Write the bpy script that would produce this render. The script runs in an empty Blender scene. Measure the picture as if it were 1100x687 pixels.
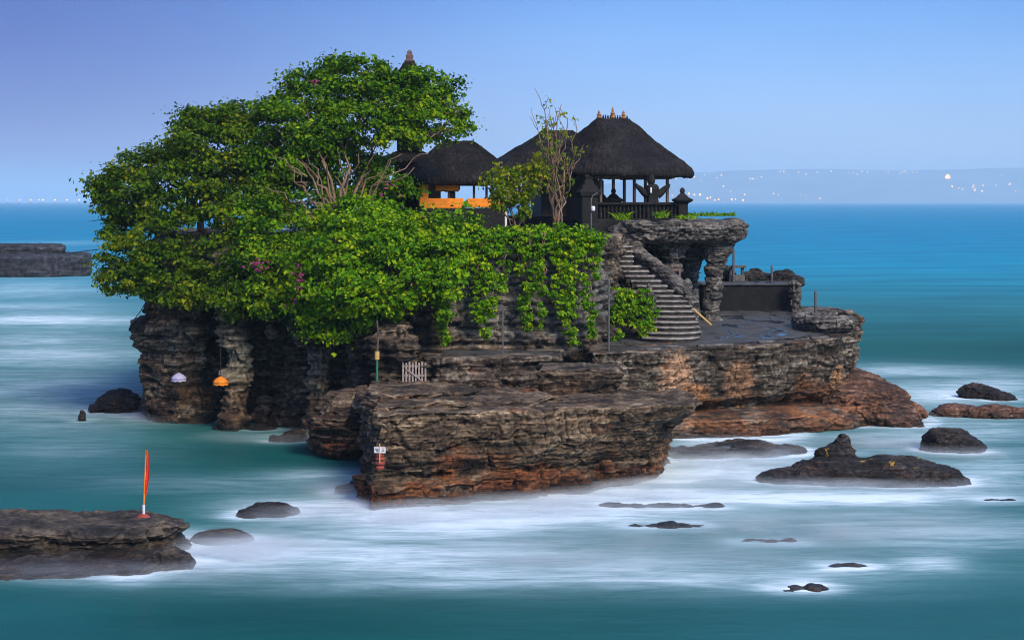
import bpy, math, random
import numpy as np
from mathutils import Vector, Matrix

random.seed(7)
RNG = np.random.default_rng(11)
SC = bpy.context.scene
COL = SC.collection
R = math.radians

# ------------------------------------------------------------------ camera
F, H, CX, HY = 1875.0, 11.4, 550.0, 216.0      # focal length (photo px), eye height, centre column, horizon row
cam_d = bpy.data.cameras.new('camera')
cam = bpy.data.objects.new('camera', cam_d)
COL.objects.link(cam)
cam.location = (0, 0, H)
cam.rotation_euler = (R(90), 0, 0)
cam_d.sensor_width = 36
cam_d.lens = 36 * F / 1100
cam_d.shift_y = -(343.5 - HY) / 1100
cam_d.clip_start = 0.5
cam_d.clip_end = 80000
SC.camera = cam

# ------------------------------------------------------------------ sky, sun, exposure
SUN_EL, SUN_AZ = 38.0, 150.0        # azimuth clockwise from +Y (view direction): behind the camera, to the right
w = bpy.data.worlds.new('World')
SC.world = w
w.use_nodes = True
nt = w.node_tree
for n in list(nt.nodes):
    nt.nodes.remove(n)
out = nt.nodes.new('ShaderNodeOutputWorld')
bg = nt.nodes.new('ShaderNodeBackground')
sky = nt.nodes.new('ShaderNodeTexSky')
sky.sky_type = 'NISHITA'
sky.sun_disc = False
sky.sun_elevation = R(SUN_EL)
sky.sun_rotation = R(SUN_AZ)
sky.air_density = 1.0
sky.dust_density = 0.6
sky.ozone_density = 3.0
tcw = nt.nodes.new('ShaderNodeTexCoord')
sep = nt.nodes.new('ShaderNodeSeparateXYZ')
nt.links.new(tcw.outputs['Generated'], sep.inputs[0])
cr = nt.nodes.new('ShaderNodeValToRGB')          # evening tint of the air low down, added brightness overhead
cr.color_ramp.elements[0].position = 0.0
cr.color_ramp.elements[0].color = (0.72, 0.80, 1.25, 1)
cr.color_ramp.elements[1].position = 0.13
cr.color_ramp.elements[1].color = (0.30, 0.55, 0.98, 1)
e3 = cr.color_ramp.elements.new(0.30); e3.color = (1.0, 1.35, 1.75, 1)
e4 = cr.color_ramp.elements.new(0.55); e4.color = (2.9, 3.05, 2.95, 1)      # added brightness overhead, out of view, to lift the ambient light
nt.links.new(sep.outputs['Z'], cr.inputs[0])
mrx = nt.nodes.new('ShaderNodeMapRange')         # the sky is deeper and more violet away from the sun
mrx.inputs[1].default_value = -0.30
mrx.inputs[2].default_value = 0.16
nt.links.new(sep.outputs['X'], mrx.inputs[0])
crx = nt.nodes.new('ShaderNodeValToRGB')
crx.color_ramp.interpolation = 'EASE'
crx.color_ramp.elements[0].color = (0.34, 0.24, 0.44, 1)
crx.color_ramp.elements[1].color = (1, 1, 1, 1)
nt.links.new(mrx.outputs[0], crx.inputs[0])
m1 = nt.nodes.new('ShaderNodeMixRGB'); m1.blend_type = 'MULTIPLY'; m1.inputs[0].default_value = 1
m2 = nt.nodes.new('ShaderNodeMixRGB'); m2.blend_type = 'MULTIPLY'; m2.inputs[0].default_value = 1
nt.links.new(sky.outputs[0], m1.inputs[1]); nt.links.new(cr.outputs[0], m1.inputs[2])
nt.links.new(m1.outputs[0], m2.inputs[1]); nt.links.new(crx.outputs[0], m2.inputs[2])
cn = nt.nodes.new('ShaderNodeTexNoise')                 # faint uneven veils of high cloud
cmap = nt.nodes.new('ShaderNodeMapping'); cmap.inputs['Scale'].default_value = (2.2, 2.2, 9)
nt.links.new(tcw.outputs['Generated'], cmap.inputs[0]); nt.links.new(cmap.outputs[0], cn.inputs['Vector'])
cn.inputs['Scale'].default_value = 1.6; cn.inputs['Detail'].default_value = 5
ccr = nt.nodes.new('ShaderNodeValToRGB')
ccr.color_ramp.elements[0].position = .35; ccr.color_ramp.elements[0].color = (.93, .93, .96, 1)
ccr.color_ramp.elements[1].position = .68; ccr.color_ramp.elements[1].color = (1.12, 1.06, 1.03, 1)
nt.links.new(cn.outputs[0], ccr.inputs[0])
m3 = nt.nodes.new('ShaderNodeMixRGB'); m3.blend_type = 'MULTIPLY'; m3.inputs[0].default_value = 1
nt.links.new(m2.outputs[0], m3.inputs[1]); nt.links.new(ccr.outputs[0], m3.inputs[2])
nt.links.new(m3.outputs[0], bg.inputs[0])
bg.inputs[1].default_value = 0.115
nt.links.new(bg.outputs[0], out.inputs[0])

sl = bpy.data.lights.new('sun', 'SUN')
sl.energy = 3.2
sl.angle = R(20)
sl.color = (1.0, 0.83, 0.62)
sun = bpy.data.objects.new('sun', sl)
COL.objects.link(sun)
sd = Vector((math.sin(R(SUN_AZ)) * math.cos(R(SUN_EL)), math.cos(R(SUN_AZ)) * math.cos(R(SUN_EL)), math.sin(R(SUN_EL))))
sun.rotation_euler = sd.to_track_quat('Z', 'Y').to_euler()
sun.location = (30, -20, 60)

vs = SC.view_settings
vs.view_transform = 'Standard'
vs.look = 'None'
vs.exposure = 0.25
vs.gamma = 1.0
vs.use_curve_mapping = False
SC.cycles.use_denoising = True
SC.cycles.filter_width = 1.0
SC.cycles.max_bounces = 6
SC.cycles.transparent_max_bounces = 24
SC.cycles.volume_bounces = 2
SC.cycles.sample_clamp_indirect = 4

# ------------------------------------------------------------------ point helpers
def W(px, py, Y):
    return np.array(((px - CX) * Y / F, Y, H - (py - HY) * Y / F))
def X(px, Y):
    return (px - CX) * Y / F
def YW(py, z=0.0):
    return (H - z) * F / (py - HY)

# ------------------------------------------------------------------ noise
def _hash(ix, iy, iz, seed):
    h = (ix.astype(np.int64) * 374761393 + iy.astype(np.int64) * 668265263 + iz.astype(np.int64) * 2147483647 + seed * 974711) & 0xFFFFFFFF
    h = ((h ^ (h >> 13)) * 1274126177) & 0xFFFFFFFF
    h = ((h ^ (h >> 16)) * 2246822519) & 0xFFFFFFFF
    h = h ^ (h >> 15)
    return (h & 0xFFFFFF) / float(0xFFFFFF) * 2 - 1
def vnoise(p, seed=0):
    i = np.floor(p)
    f = p - i
    u = f * f * f * (f * (f * 6 - 15) + 10)
    i = i.astype(np.int64)
    r = 0
    for dx in (0, 1):
        wx = u[:, 0] if dx else 1 - u[:, 0]
        for dy in (0, 1):
            wy = u[:, 1] if dy else 1 - u[:, 1]
            for dz in (0, 1):
                wz = u[:, 2] if dz else 1 - u[:, 2]
                r = r + wx * wy * wz * _hash(i[:, 0] + dx, i[:, 1] + dy, i[:, 2] + dz, seed)
    return r
def fbm(p, octv=4, seed=0, gain=0.5):
    a, s, t = 1.0, 0, 0
    for k in range(octv):
        s = s + a * vnoise(p * 2.03 ** k + 17.3 * k, seed + k)
        t += a
        a *= gain
    return s / t
def strata_table(seed, thick):
    r = np.random.default_rng(seed)
    z, zs, v = -4.0, [], []
    while z < 26:
        t = thick * r.uniform(0.4, 1.8)
        val = r.uniform(-1, 1)
        zs += [z, z + t * 0.9]
        v += [val, val + r.uniform(-0.25, 0.25)]
        z += t
    return np.array(zs), np.array(v)
ST_BIG = strata_table(3, 0.85)
ST_SMALL = strata_table(5, 0.24)
ST_FINE = strata_table(6, 0.11)

# ------------------------------------------------------------------ object helpers
WORLD = {}
def tag(o, label, cat, group=None):
    o['label'] = label
    o['category'] = cat
    if group:
        o['group'] = group
    return o
def empty(name, loc, label, cat, group=None):
    o = bpy.data.objects.new(name, None)
    COL.objects.link(o)
    o.location = loc
    o.empty_display_size = 0.2
    WORLD[o] = np.array(loc, float)
    return tag(o, label, cat, group)
def mesh_np(name, v, faces, smooth=True):
    """faces: (N,4) array or list of lists"""
    me = bpy.data.meshes.new(name)
    v = np.asarray(v, np.float32)
    if isinstance(faces, np.ndarray):
        nf, k = faces.shape
        me.vertices.add(len(v)); me.vertices.foreach_set('co', v.ravel())
        me.loops.add(nf * k); me.loops.foreach_set('vertex_index', faces.astype(np.int32).ravel())
        me.polygons.add(nf)
        me.polygons.foreach_set('loop_start', np.arange(0, nf * k, k, dtype=np.int32))
        me.update(calc_edges=True)
    else:
        me.from_pydata([tuple(float(c) for c in q) for q in v], [], faces)
        me.update()
    me.polygons.foreach_set('use_smooth', np.full(len(me.polygons), smooth, dtype=bool))
    me.update()
    return me
def link(name, v, faces, mat, parent=None, origin=None, smooth=True, kind=None, attrs=None):
    """vertices in world coordinates; parts are stored relative to their thing"""
    v = np.asarray(v, float)
    if parent is not None:
        org = WORLD[parent]
    elif origin is not None:
        org = np.array(origin, float)
    else:
        org = np.zeros(3)
    me = mesh_np(name, v - org, faces, smooth)
    if attrs:
        for k, a in attrs.items():
            at = me.attributes.new(k, 'FLOAT', 'POINT')
            at.data.foreach_set('value', np.asarray(a, np.float32))
    me.materials.append(mat)
    o = bpy.data.objects.new(name, me)
    COL.objects.link(o)
    if parent is not None:
        o.parent = parent
        WORLD[o] = WORLD[parent]
    else:
        o.location = org
        WORLD[o] = org
    if kind:
        o['kind'] = kind
    return o

class MB:
    def __init__(s):
        s.v, s.f = [], []
    def add(s, v, f):
        b = len(s.v)
        s.v += [tuple(float(c) for c in q) for q in v]
        s.f += [[i + b for i in q] for q in f]
        return s
    def box(s, c, size, yaw=0.0, bev=0.0, tilt=None):
        hx, hy, hz = [q / 2 for q in size]
        b = min(bev, hx * .9, hy * .9, hz * .9)
        pts, fs = [], []
        if b <= 0:
            pts = [(x, y, z) for z in (-hz, hz) for (x, y) in ((-hx, -hy), (hx, -hy), (hx, hy), (-hx, hy))]
            fs = [[3, 2, 1, 0], [4, 5, 6, 7]] + [[i, (i + 1) % 4, 4 + (i + 1) % 4, 4 + i] for i in range(4)]
        else:
            def ring(e, z):
                x, y = hx - e, hy - e
                return [(-x + b, -y, z), (x - b, -y, z), (x, -y + b, z), (x, y - b, z), (x - b, y, z), (-x + b, y, z), (-x, y - b, z), (-x, -y + b, z)]
            rr = [ring(b * .7, -hz), ring(0, -hz + b), ring(0, hz - b), ring(b * .7, hz)]
            for q in rr:
                pts += q
            fs = [list(range(7, -1, -1)), list(range(24, 32))]
            for k in range(3):
                fs += [[k * 8 + i, k * 8 + (i + 1) % 8, k * 8 + 8 + (i + 1) % 8, k * 8 + 8 + i] for i in range(8)]
        M = Matrix.Rotation(yaw, 3, 'Z')
        if tilt is not None:
            M = M @ tilt
        return s.add([tuple(M @ Vector(q) + Vector(c)) for q in pts], fs)
    def tube(s, pts, rad, n=8, closed=False):
        pts = [Vector(q) for q in pts]
        if not hasattr(rad, '__len__'):
            rad = [rad] * len(pts)
        rings = []
        up = Vector((0.31, 0.17, 0.93)).normalized()
        for i, p in enumerate(pts):
            d = (pts[min(i + 1, len(pts) - 1)] - pts[max(i - 1, 0)])
            if d.length < 1e-9:
                d = Vector((0, 0, 1))
            d.normalize()
            a = d.cross(up)
            if a.length < .05:
                a = d.cross(Vector((1, 0, 0)))
            a.normalize()
            b = d.cross(a)
            rings.append([p + (a * math.cos(2 * math.pi * k / n) + b * math.sin(2 * math.pi * k / n)) * rad[i] for k in range(n)])
        v = [q for r_ in rings for q in r_]
        f = []
        for i in range(len(pts) - 1):
            for k in range(n):
                f.append([i * n + k, i * n + (k + 1) % n, (i + 1) * n + (k + 1) % n, (i + 1) * n + k])
        f.append(list(range(n - 1, -1, -1)))
        f.append([(len(pts) - 1) * n + k for k in range(n)])
        return s.add(v, f)
    def lathe(s, c, prof, n=20, sx=1, sy=1):
        v, f = [], []
        for (r_, z) in prof:
            for k in range(n):
                a = 2 * math.pi * k / n
                v.append((c[0] + r_ * sx * math.cos(a), c[1] + r_ * sy * math.sin(a), c[2] + z))
        for i in range(len(prof) - 1):
            for k in range(n):
                f.append([i * n + k, i * n + (k + 1) % n, (i + 1) * n + (k + 1) % n, (i + 1) * n + k])
        f.append(list(range(n - 1, -1, -1)))
        f.append([(len(prof) - 1) * n + k for k in range(n)])
        return s.add(v, f)
    def square(s, c, prof, yaw=0.0):
        """stacked chamfered squares: (half width, z)"""
        v, f = [], []
        ca, sa = math.cos(yaw), math.sin(yaw)
        for (h, z) in prof:
            b = h * .14
            for (x, y) in ((-h + b, -h), (h - b, -h), (h, -h + b), (h, h - b), (h - b, h), (-h + b, h), (-h, h - b), (-h, -h + b)):
                v.append((c[0] + x * ca - y * sa, c[1] + x * sa + y * ca, c[2] + z))
        for i in range(len(prof) - 1):
            for k in range(8):
                f.append([i * 8 + k, i * 8 + (k + 1) % 8, (i + 1) * 8 + (k + 1) % 8, (i + 1) * 8 + k])
        f.append(list(range(7, -1, -1)))
        f.append([(len(prof) - 1) * 8 + k for k in range(8)])
        return s.add(v, f)
    def build(s, name, mat, parent=None, origin=None, smooth=False, kind=None):
        return link(name, np.array(s.v), s.f, mat, parent, origin, smooth, kind)

# ------------------------------------------------------------------ materials
def newmat(name):
    m = bpy.data.materials.new(name)
    m.use_nodes = True
    t = m.node_tree
    b = t.nodes['Principled BSDF']
    return m, t, b
def N(t, typ, **kw):
    n = t.nodes.new(typ)
    for k, v in kw.items():
        if k.startswith('i_'):
            n.inputs[k[2:].replace('_', ' ')].default_value = v
        else:
            setattr(n, k, v)
    return n
def ramp(t, stops, src, interp='LINEAR'):
    n = t.nodes.new('ShaderNodeValToRGB')
    n.color_ramp.interpolation = interp
    e = n.color_ramp.elements
    while len(e) > 1:
        e.remove(e[-1])
    for i, (p, c) in enumerate(stops):
        if i == 0:
            e[0].position = p
        else:
            e.new(p)
        c = c if hasattr(c, '__len__') else (c, c, c)
        e[i].color = (*c[:3], 1)
    t.links.new(src, n.inputs[0])
    return n
def mathn(t, op, a, b=None, clamp=False):
    n = t.nodes.new('ShaderNodeMath'); n.operation = op; n.use_clamp = clamp
    for i, q in enumerate((a, b)):
        if q is None:
            continue
        if isinstance(q, (int, float)):
            n.inputs[i].default_value = q
        else:
            t.links.new(q, n.inputs[i])
    return n.outputs[0]
def mixc(t, fac, a, b, mode='MIX'):
    n = t.nodes.new('ShaderNodeMixRGB'); n.blend_type = mode
    for i, q in enumerate((fac, a, b)):
        if isinstance(q, (int, float)):
            n.inputs[i].default_value = q
        elif isinstance(q, tuple):
            n.inputs[i].default_value = (*q[:3], 1)
        else:
            t.links.new(q, n.inputs[i])
    return n.outputs[0]
def noise(t, vec, scale, detail=6, rough=.55, dist=0.0):
    n = t.nodes.new('ShaderNodeTexNoise')
    n.inputs['Scale'].default_value = scale
    n.inputs['Detail'].default_value = detail
    n.inputs['Roughness'].default_value = rough
    n.inputs['Distortion'].default_value = dist
    if vec is not None:
        t.links.new(vec, n.inputs['Vector'])
    return n.outputs[0]
def mapping(t, vec, scale=(1, 1, 1), rot=(0, 0, 0), loc=(0, 0, 0)):
    n = t.nodes.new('ShaderNodeMapping')
    n.inputs['Scale'].default_value = scale
    n.inputs['Rotation'].default_value = rot
    n.inputs['Location'].default_value = loc
    t.links.new(vec, n.inputs['Vector'])
    return n.outputs[0]

def rock_mat(name, dark=(.0055, .005, .005), mid=(.038, .027, .019), lite=(.135, .102, .069), pale=(.38, .31, .22),
             rust=(.26, .085, .02), rust_amt=.5, rust_z=(-1.0, 2.2), tilt=(0, 0, 0), wet=.6, bump=1.0, scale=1.0, patches=()):
    m, t, b = newmat(name)
    tc = N(t, 'ShaderNodeTexCoord').outputs['Object']
    st = noise(t, mapping(t, tc, (.55 * scale, .55 * scale, 4.2 * scale), tilt), 1.0, 9, .62, .35)
    st2 = noise(t, mapping(t, tc, (1.2 * scale, 1.2 * scale, 13 * scale), tilt), 1.0, 5, .6, .2)
    lo = noise(t, tc, .42 * scale, 5, .6)
    hi = noise(t, tc, 3.1 * scale, 9, .68)
    s = mathn(t, 'ADD', mathn(t, 'MULTIPLY', st, .40), mathn(t, 'MULTIPLY', hi, .36))
    s = mathn(t, 'ADD', s, mathn(t, 'MULTIPLY', st2, .24))
    s = mathn(t, 'ADD', s, mathn(t, 'MULTIPLY', mathn(t, 'SUBTRACT', lo, .5), .35))
    base = ramp(t, [(.38, dark), (.485, mid), (.575, lite), (.67, pale)], s).outputs[0]
    # iron stains low on the rock and in patches of their own
    sx = N(t, 'ShaderNodeSeparateXYZ')
    t.links.new(N(t, 'ShaderNodeNewGeometry').outputs['Position'], sx.inputs[0])
    mr = N(t, 'ShaderNodeMapRange')
    mr.inputs[1].default_value = rust_z[1]; mr.inputs[2].default_value = rust_z[0]
    t.links.new(sx.outputs['Z'], mr.inputs[0])
    rn = noise(t, mapping(t, tc, (.5, .5, 1.1), tilt, (7, 3, 1)), .8, 7, .65, .5)
    rm = mathn(t, 'ADD', rn, mathn(t, 'MULTIPLY', mr.outputs[0], .26))
    rm = ramp(t, [(.58, 0), (.72, 1)], rm).outputs[0]
    rcol = ramp(t, [(.40, tuple(c * .12 for c in rust)), (.5, tuple(c * .5 for c in rust)), (.6, rust), (.72, (rust[0] * 1.5, rust[1] * 2.0, rust[2] * 2.4))], s).outputs[0]
    col = mixc(t, mathn(t, 'MULTIPLY', rm, rust_amt, True), base, rcol)
    for (pc, pr_, pcol) in patches:                  # freshly broken faces of another colour
        ds = N(t, 'ShaderNodeVectorMath'); ds.operation = 'DISTANCE'
        t.links.new(tc, ds.inputs[0]); ds.inputs[1].default_value = pc
        q = mathn(t, 'ADD', mathn(t, 'DIVIDE', ds.outputs['Value'], pr_), mathn(t, 'MULTIPLY', mathn(t, 'SUBTRACT', hi, .5), 1.6))
        q = mathn(t, 'ADD', q, mathn(t, 'MULTIPLY', mathn(t, 'SUBTRACT', lo, .5), 1.2))
        pm = ramp(t, [(.75, 1), (1.0, 0)], q).outputs[0]
        col = mixc(t, pm, col, ramp(t, [(.4, tuple(c * .35 for c in pcol)), (.5, pcol), (.6, tuple(min(.7, c * 1.5) for c in pcol))], s).outputs[0])
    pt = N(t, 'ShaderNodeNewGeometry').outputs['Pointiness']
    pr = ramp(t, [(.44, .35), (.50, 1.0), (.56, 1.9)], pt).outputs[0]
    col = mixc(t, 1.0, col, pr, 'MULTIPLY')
    wz = mathn(t, 'ADD', sx.outputs['Z'], mathn(t, 'MULTIPLY', mathn(t, 'SUBTRACT', rn, .5), -1.4))
    wd2 = N(t, 'ShaderNodeMapRange'); wd2.inputs[1].default_value = .15; wd2.inputs[2].default_value = .75; wd2.inputs[3].default_value = .34; wd2.inputs[4].default_value = 1.0
    t.links.new(wz, wd2.inputs[0])
    col = mixc(t, 1.0, col, wd2.outputs[0], 'MULTIPLY')
    t.links.new(col, b.inputs['Base Color'])
    # wet below
    wr = N(t, 'ShaderNodeMapRange')
    wr.inputs[1].default_value = .0; wr.inputs[2].default_value = 1.1
    wr.inputs[3].default_value = .38; wr.inputs[4].default_value = .88
    t.links.new(sx.outputs['Z'], wr.inputs[0])
    t.links.new(wr.outputs[0], b.inputs['Roughness'])
    b.inputs['Specular IOR Level'].default_value = .3
    bh = mathn(t, 'ADD', mathn(t, 'MULTIPLY', st, 1.0), mathn(t, 'ADD', mathn(t, 'MULTIPLY', st2, .5), mathn(t, 'MULTIPLY', hi, .7)))
    bn = N(t, 'ShaderNodeBump'); bn.inputs['Strength'].default_value = .95; bn.inputs['Distance'].default_value = .22 * bump
    t.links.new(bh, bn.inputs['Height'])
    t.links.new(bn.outputs[0], b.inputs['Normal'])
    return m

def lichen(m):
    t = m.node_tree; b = t.nodes['Principled BSDF']
    src = b.inputs['Base Color'].links[0].from_socket
    tc = N(t, 'ShaderNodeTexCoord').outputs['Object']
    sx = N(t, 'ShaderNodeSeparateXYZ'); t.links.new(tc, sx.inputs[0])
    hgt = N(t, 'ShaderNodeMapRange'); hgt.inputs[1].default_value = .55; hgt.inputs[2].default_value = .8; t.links.new(sx.outputs['Z'], hgt.inputs[0])
    sp = ramp(t, [(.665, 0), (.70, 1)], noise(t, tc, 2.1, 3, .5, .4)).outputs[0]
    c = mixc(t, mathn(t, 'MULTIPLY', sp, hgt.outputs[0]), src, (.45, .27, .02))
    t.links.new(c, b.inputs['Base Color'])
    return m
def stone_mat(name, c1, c2, rough=.85, scale=6, bump=.02):
    m, t, b = newmat(name)
    tc = N(t, 'ShaderNodeTexCoord').outputs['Object']
    a = noise(t, tc, scale, 8, .65)
    t.links.new(ramp(t, [(.35, c1), (.65, c2)], a).outputs[0], b.inputs['Base Color'])
    b.inputs['Roughness'].default_value = rough
    b.inputs['Specular IOR Level'].default_value = .3
    bn = N(t, 'ShaderNodeBump'); bn.inputs['Strength'].default_value = .7; bn.inputs['Distance'].default_value = bump
    t.links.new(a, bn.inputs['Height']); t.links.new(bn.outputs[0], b.inputs['Normal'])
    return m

def leaf_mat(name, stops, trans=.35):
    m, t, b = newmat(name)
    g = N(t, 'ShaderNodeNewGeometry')
    at = N(t, 'ShaderNodeAttribute'); at.attribute_name = 'tone'
    s = mathn(t, 'ADD', mathn(t, 'MULTIPLY', g.outputs['Random Per Island'], .55), mathn(t, 'MULTIPLY', at.outputs['Fac'], .45))
    c = ramp(t, stops, s).outputs[0]
    t.links.new(c, b.inputs['Base Color'])
    b.inputs['Roughness'].default_value = .55
    b.inputs['Specular IOR Level'].default_value = .10
    tr = N(t, 'ShaderNodeBsdfTranslucent')
    t.links.new(mixc(t, 1.0, c, (1.3, 1.35, .5), 'MULTIPLY'), tr.inputs[0])
    mx = N(t, 'ShaderNodeMixShader'); mx.inputs[0].default_value = trans
    t.links.new(b.outputs[0], mx.inputs[1]); t.links.new(tr.outputs[0], mx.inputs[2])
    t.links.new(mx.outputs[0], t.nodes['Material Output'].inputs[0])
    return m

def plain(name, c, rough=.6, var=.25, scale=9, metal=0):
    m, t, b = newmat(name)
    tc = N(t, 'ShaderNodeTexCoord').outputs['Object']
    a = noise(t, tc, scale, 5, .6)
    t.links.new(ramp(t, [(.3, tuple(q * (1 - var) for q in c)), (.7, tuple(min(1, q * (1 + var)) for q in c))], a).outputs[0], b.inputs['Base Color'])
    b.inputs['Roughness'].default_value = rough
    b.inputs['Metallic'].default_value = metal
    return m

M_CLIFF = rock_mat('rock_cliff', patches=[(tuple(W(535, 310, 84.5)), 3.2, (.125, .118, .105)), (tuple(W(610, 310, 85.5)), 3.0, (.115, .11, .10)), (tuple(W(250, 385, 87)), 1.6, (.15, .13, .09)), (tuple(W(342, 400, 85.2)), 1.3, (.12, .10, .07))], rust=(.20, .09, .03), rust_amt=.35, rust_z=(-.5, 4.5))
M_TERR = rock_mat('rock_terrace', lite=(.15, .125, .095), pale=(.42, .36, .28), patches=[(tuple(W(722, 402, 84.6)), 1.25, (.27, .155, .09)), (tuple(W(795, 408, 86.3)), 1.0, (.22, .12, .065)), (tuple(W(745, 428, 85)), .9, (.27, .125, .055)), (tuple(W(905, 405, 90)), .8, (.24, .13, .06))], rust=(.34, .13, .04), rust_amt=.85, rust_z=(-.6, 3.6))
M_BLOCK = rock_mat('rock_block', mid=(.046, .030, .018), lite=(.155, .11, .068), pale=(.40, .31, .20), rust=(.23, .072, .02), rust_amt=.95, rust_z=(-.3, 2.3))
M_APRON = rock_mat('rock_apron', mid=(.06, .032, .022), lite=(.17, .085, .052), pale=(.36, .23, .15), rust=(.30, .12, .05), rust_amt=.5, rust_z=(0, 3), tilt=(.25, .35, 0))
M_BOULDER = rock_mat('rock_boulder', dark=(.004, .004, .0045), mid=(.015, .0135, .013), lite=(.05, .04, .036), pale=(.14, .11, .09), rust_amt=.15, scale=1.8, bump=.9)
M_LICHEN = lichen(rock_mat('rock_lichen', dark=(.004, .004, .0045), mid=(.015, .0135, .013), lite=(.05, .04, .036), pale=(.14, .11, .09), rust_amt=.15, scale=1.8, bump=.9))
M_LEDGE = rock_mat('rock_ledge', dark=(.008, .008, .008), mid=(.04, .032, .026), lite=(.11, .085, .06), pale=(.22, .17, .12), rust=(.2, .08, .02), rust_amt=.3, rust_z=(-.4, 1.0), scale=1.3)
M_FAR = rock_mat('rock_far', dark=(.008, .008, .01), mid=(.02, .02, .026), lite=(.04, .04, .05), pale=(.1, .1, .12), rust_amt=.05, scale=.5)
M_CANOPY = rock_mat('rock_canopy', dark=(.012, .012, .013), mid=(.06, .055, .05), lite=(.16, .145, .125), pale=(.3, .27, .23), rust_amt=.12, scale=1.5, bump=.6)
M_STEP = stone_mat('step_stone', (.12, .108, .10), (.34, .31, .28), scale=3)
M_RISER_SHADED = stone_mat('riser_stone_shaded', (.012, .011, .010), (.055, .048, .042), scale=4)  # darker copy of the step stone: shade on the risers painted into the colour
M_DARKSTONE = stone_mat('dark_stone', (.003, .003, .0035), (.017, .016, .016), scale=9)
M_BLACK = stone_mat('wet_black_stone', (.002, .002, .0025), (.010, .010, .011), scale=3)
M_GREYSTONE = stone_mat('grey_stone', (.03, .028, .026), (.17, .155, .14), scale=6, bump=.05)

def pave_mat():
    m, t, b = newmat('terrace_paving')
    tc = N(t, 'ShaderNodeTexCoord').outputs['Object']
    a = noise(t, tc, 1.3, 8, .62)
    p = ramp(t, [(.53, 0), (.60, 1)], noise(t, mapping(t, tc, (1, .5, 1), (0, 0, .3)), .8, 6, .6, .6)).outputs[0]
    t.links.new(mixc(t, p, ramp(t, [(.35, (.022, .021, .02)), (.65, (.065, .06, .055))], a).outputs[0], (.03, .032, .035)), b.inputs['Base Color'])
    t.links.new(mathn(t, 'SUBTRACT', .8, mathn(t, 'MULTIPLY', p, .72)), b.inputs['Roughness'])
    bn = N(t, 'ShaderNodeBump'); bn.inputs['Strength'].default_value = .5; bn.inputs['Distance'].default_value = .03
    t.links.new(mathn(t, 'MULTIPLY', a, mathn(t, 'SUBTRACT', 1.0, p)), bn.inputs['Height']); t.links.new(bn.outputs[0], b.inputs['Normal'])
    return m
M_PAVE = pave_mat()

def thatch_mat():
    m, t, b = newmat('thatch')
    tc = N(t, 'ShaderNodeTexCoord').outputs['Object']
    a = noise(t, mapping(t, tc, (9, 9, 2.2)), 1.0, 8, .7, .3)
    l = noise(t, tc, .9, 5, .6)
    s = mathn(t, 'ADD', mathn(t, 'MULTIPLY', a, .65), mathn(t, 'MULTIPLY', l, .35))
    t.links.new(ramp(t, [(.37, (.002, .0018, .0022)), (.52, (.011, .009, .010)), (.68, (.065, .053, .050))], s).outputs[0], b.inputs['Base Color'])
    b.inputs['Roughness'].default_value = .85
    b.inputs['Specular IOR Level'].default_value = .2
    bn = N(t, 'ShaderNodeBump'); bn.inputs['Strength'].default_value = 1.0; bn.inputs['Distance'].default_value = .12
    t.links.new(a, bn.inputs['Height']); t.links.new(bn.outputs[0], b.inputs['Normal'])
    return m
M_THATCH = thatch_mat()
M_WOOD = plain('dark_wood', (.045, .026, .02), .6, .5, 7)
M_POST = plain('post_wood', (.12, .075, .065), .55, .4, 8)
M_GOLD = plain('gilded_ornament', (.30, .13, .03), .45, .4, 10)
M_ORANGE = plain('orange_cloth', (.75, .22, .008), .8, .25, 3)
M_WHITE = plain('white_paint', (.62, .62, .66), .6, .2, 6)
M_LILAC = plain('white_cloth', (.40, .38, .56), .8, .2, 12)
M_RED = plain('red_cloth', (.62, .03, .015), .75, .2, 6)
M_ROLL = plain('dull_red_cloth', (.25, .04, .025), .8, .4, 8)
M_METAL = plain('grey_metal', (.10, .10, .10), .5, .3, 5, .3)
M_GREEN = plain('green_paint', (.02, .16, .08), .5, .2, 5)
M_YELLOW = plain('yellow_wood', (.5, .33, .10), .6, .2, 7)
M_PICKET = plain('weathered_wood', (.30, .25, .22), .8, .4, 9)
M_BARK = plain('bark', (.085, .058, .04), .9, .6, 5)
M_TWIG = plain('pale_bark', (.19, .12, .075), .9, .4, 5)
M_ROPE = plain('rope', (.05, .045, .045), .8, .2, 5)
M_LEAF = leaf_mat('leaf_mid', [(.08, (.004, .022, .0015)), (.33, (.032, .11, .0015)), (.60, (.11, .245, .002)), (.92, (.33, .41, .006))], .28)
M_LEAFD = leaf_mat('leaf_dark', [(.08, (.004, .016, .002)), (.34, (.028, .082, .0015)), (.63, (.10, .18, .003)), (.90, (.27, .27, .010)), (1.0, (.26, .15, .02))], .28)
M_LEAFB = leaf_mat('leaf_bright', [(.08, (.008, .040, .0015)), (.32, (.055, .17, .0015)), (.62, (.15, .32, .002)), (.93, (.42, .47, .008))], .3)
M_LEAFY = leaf_mat('leaf_yellow', [(.05, (.03, .08, .003)), (.5, (.17, .26, .006)), (.95, (.42, .34, .014))])
M_PINK = leaf_mat('bougainvillea_flower', [(.0, (.22, .03, .12)), (1.0, (.5, .09, .28))])

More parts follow.
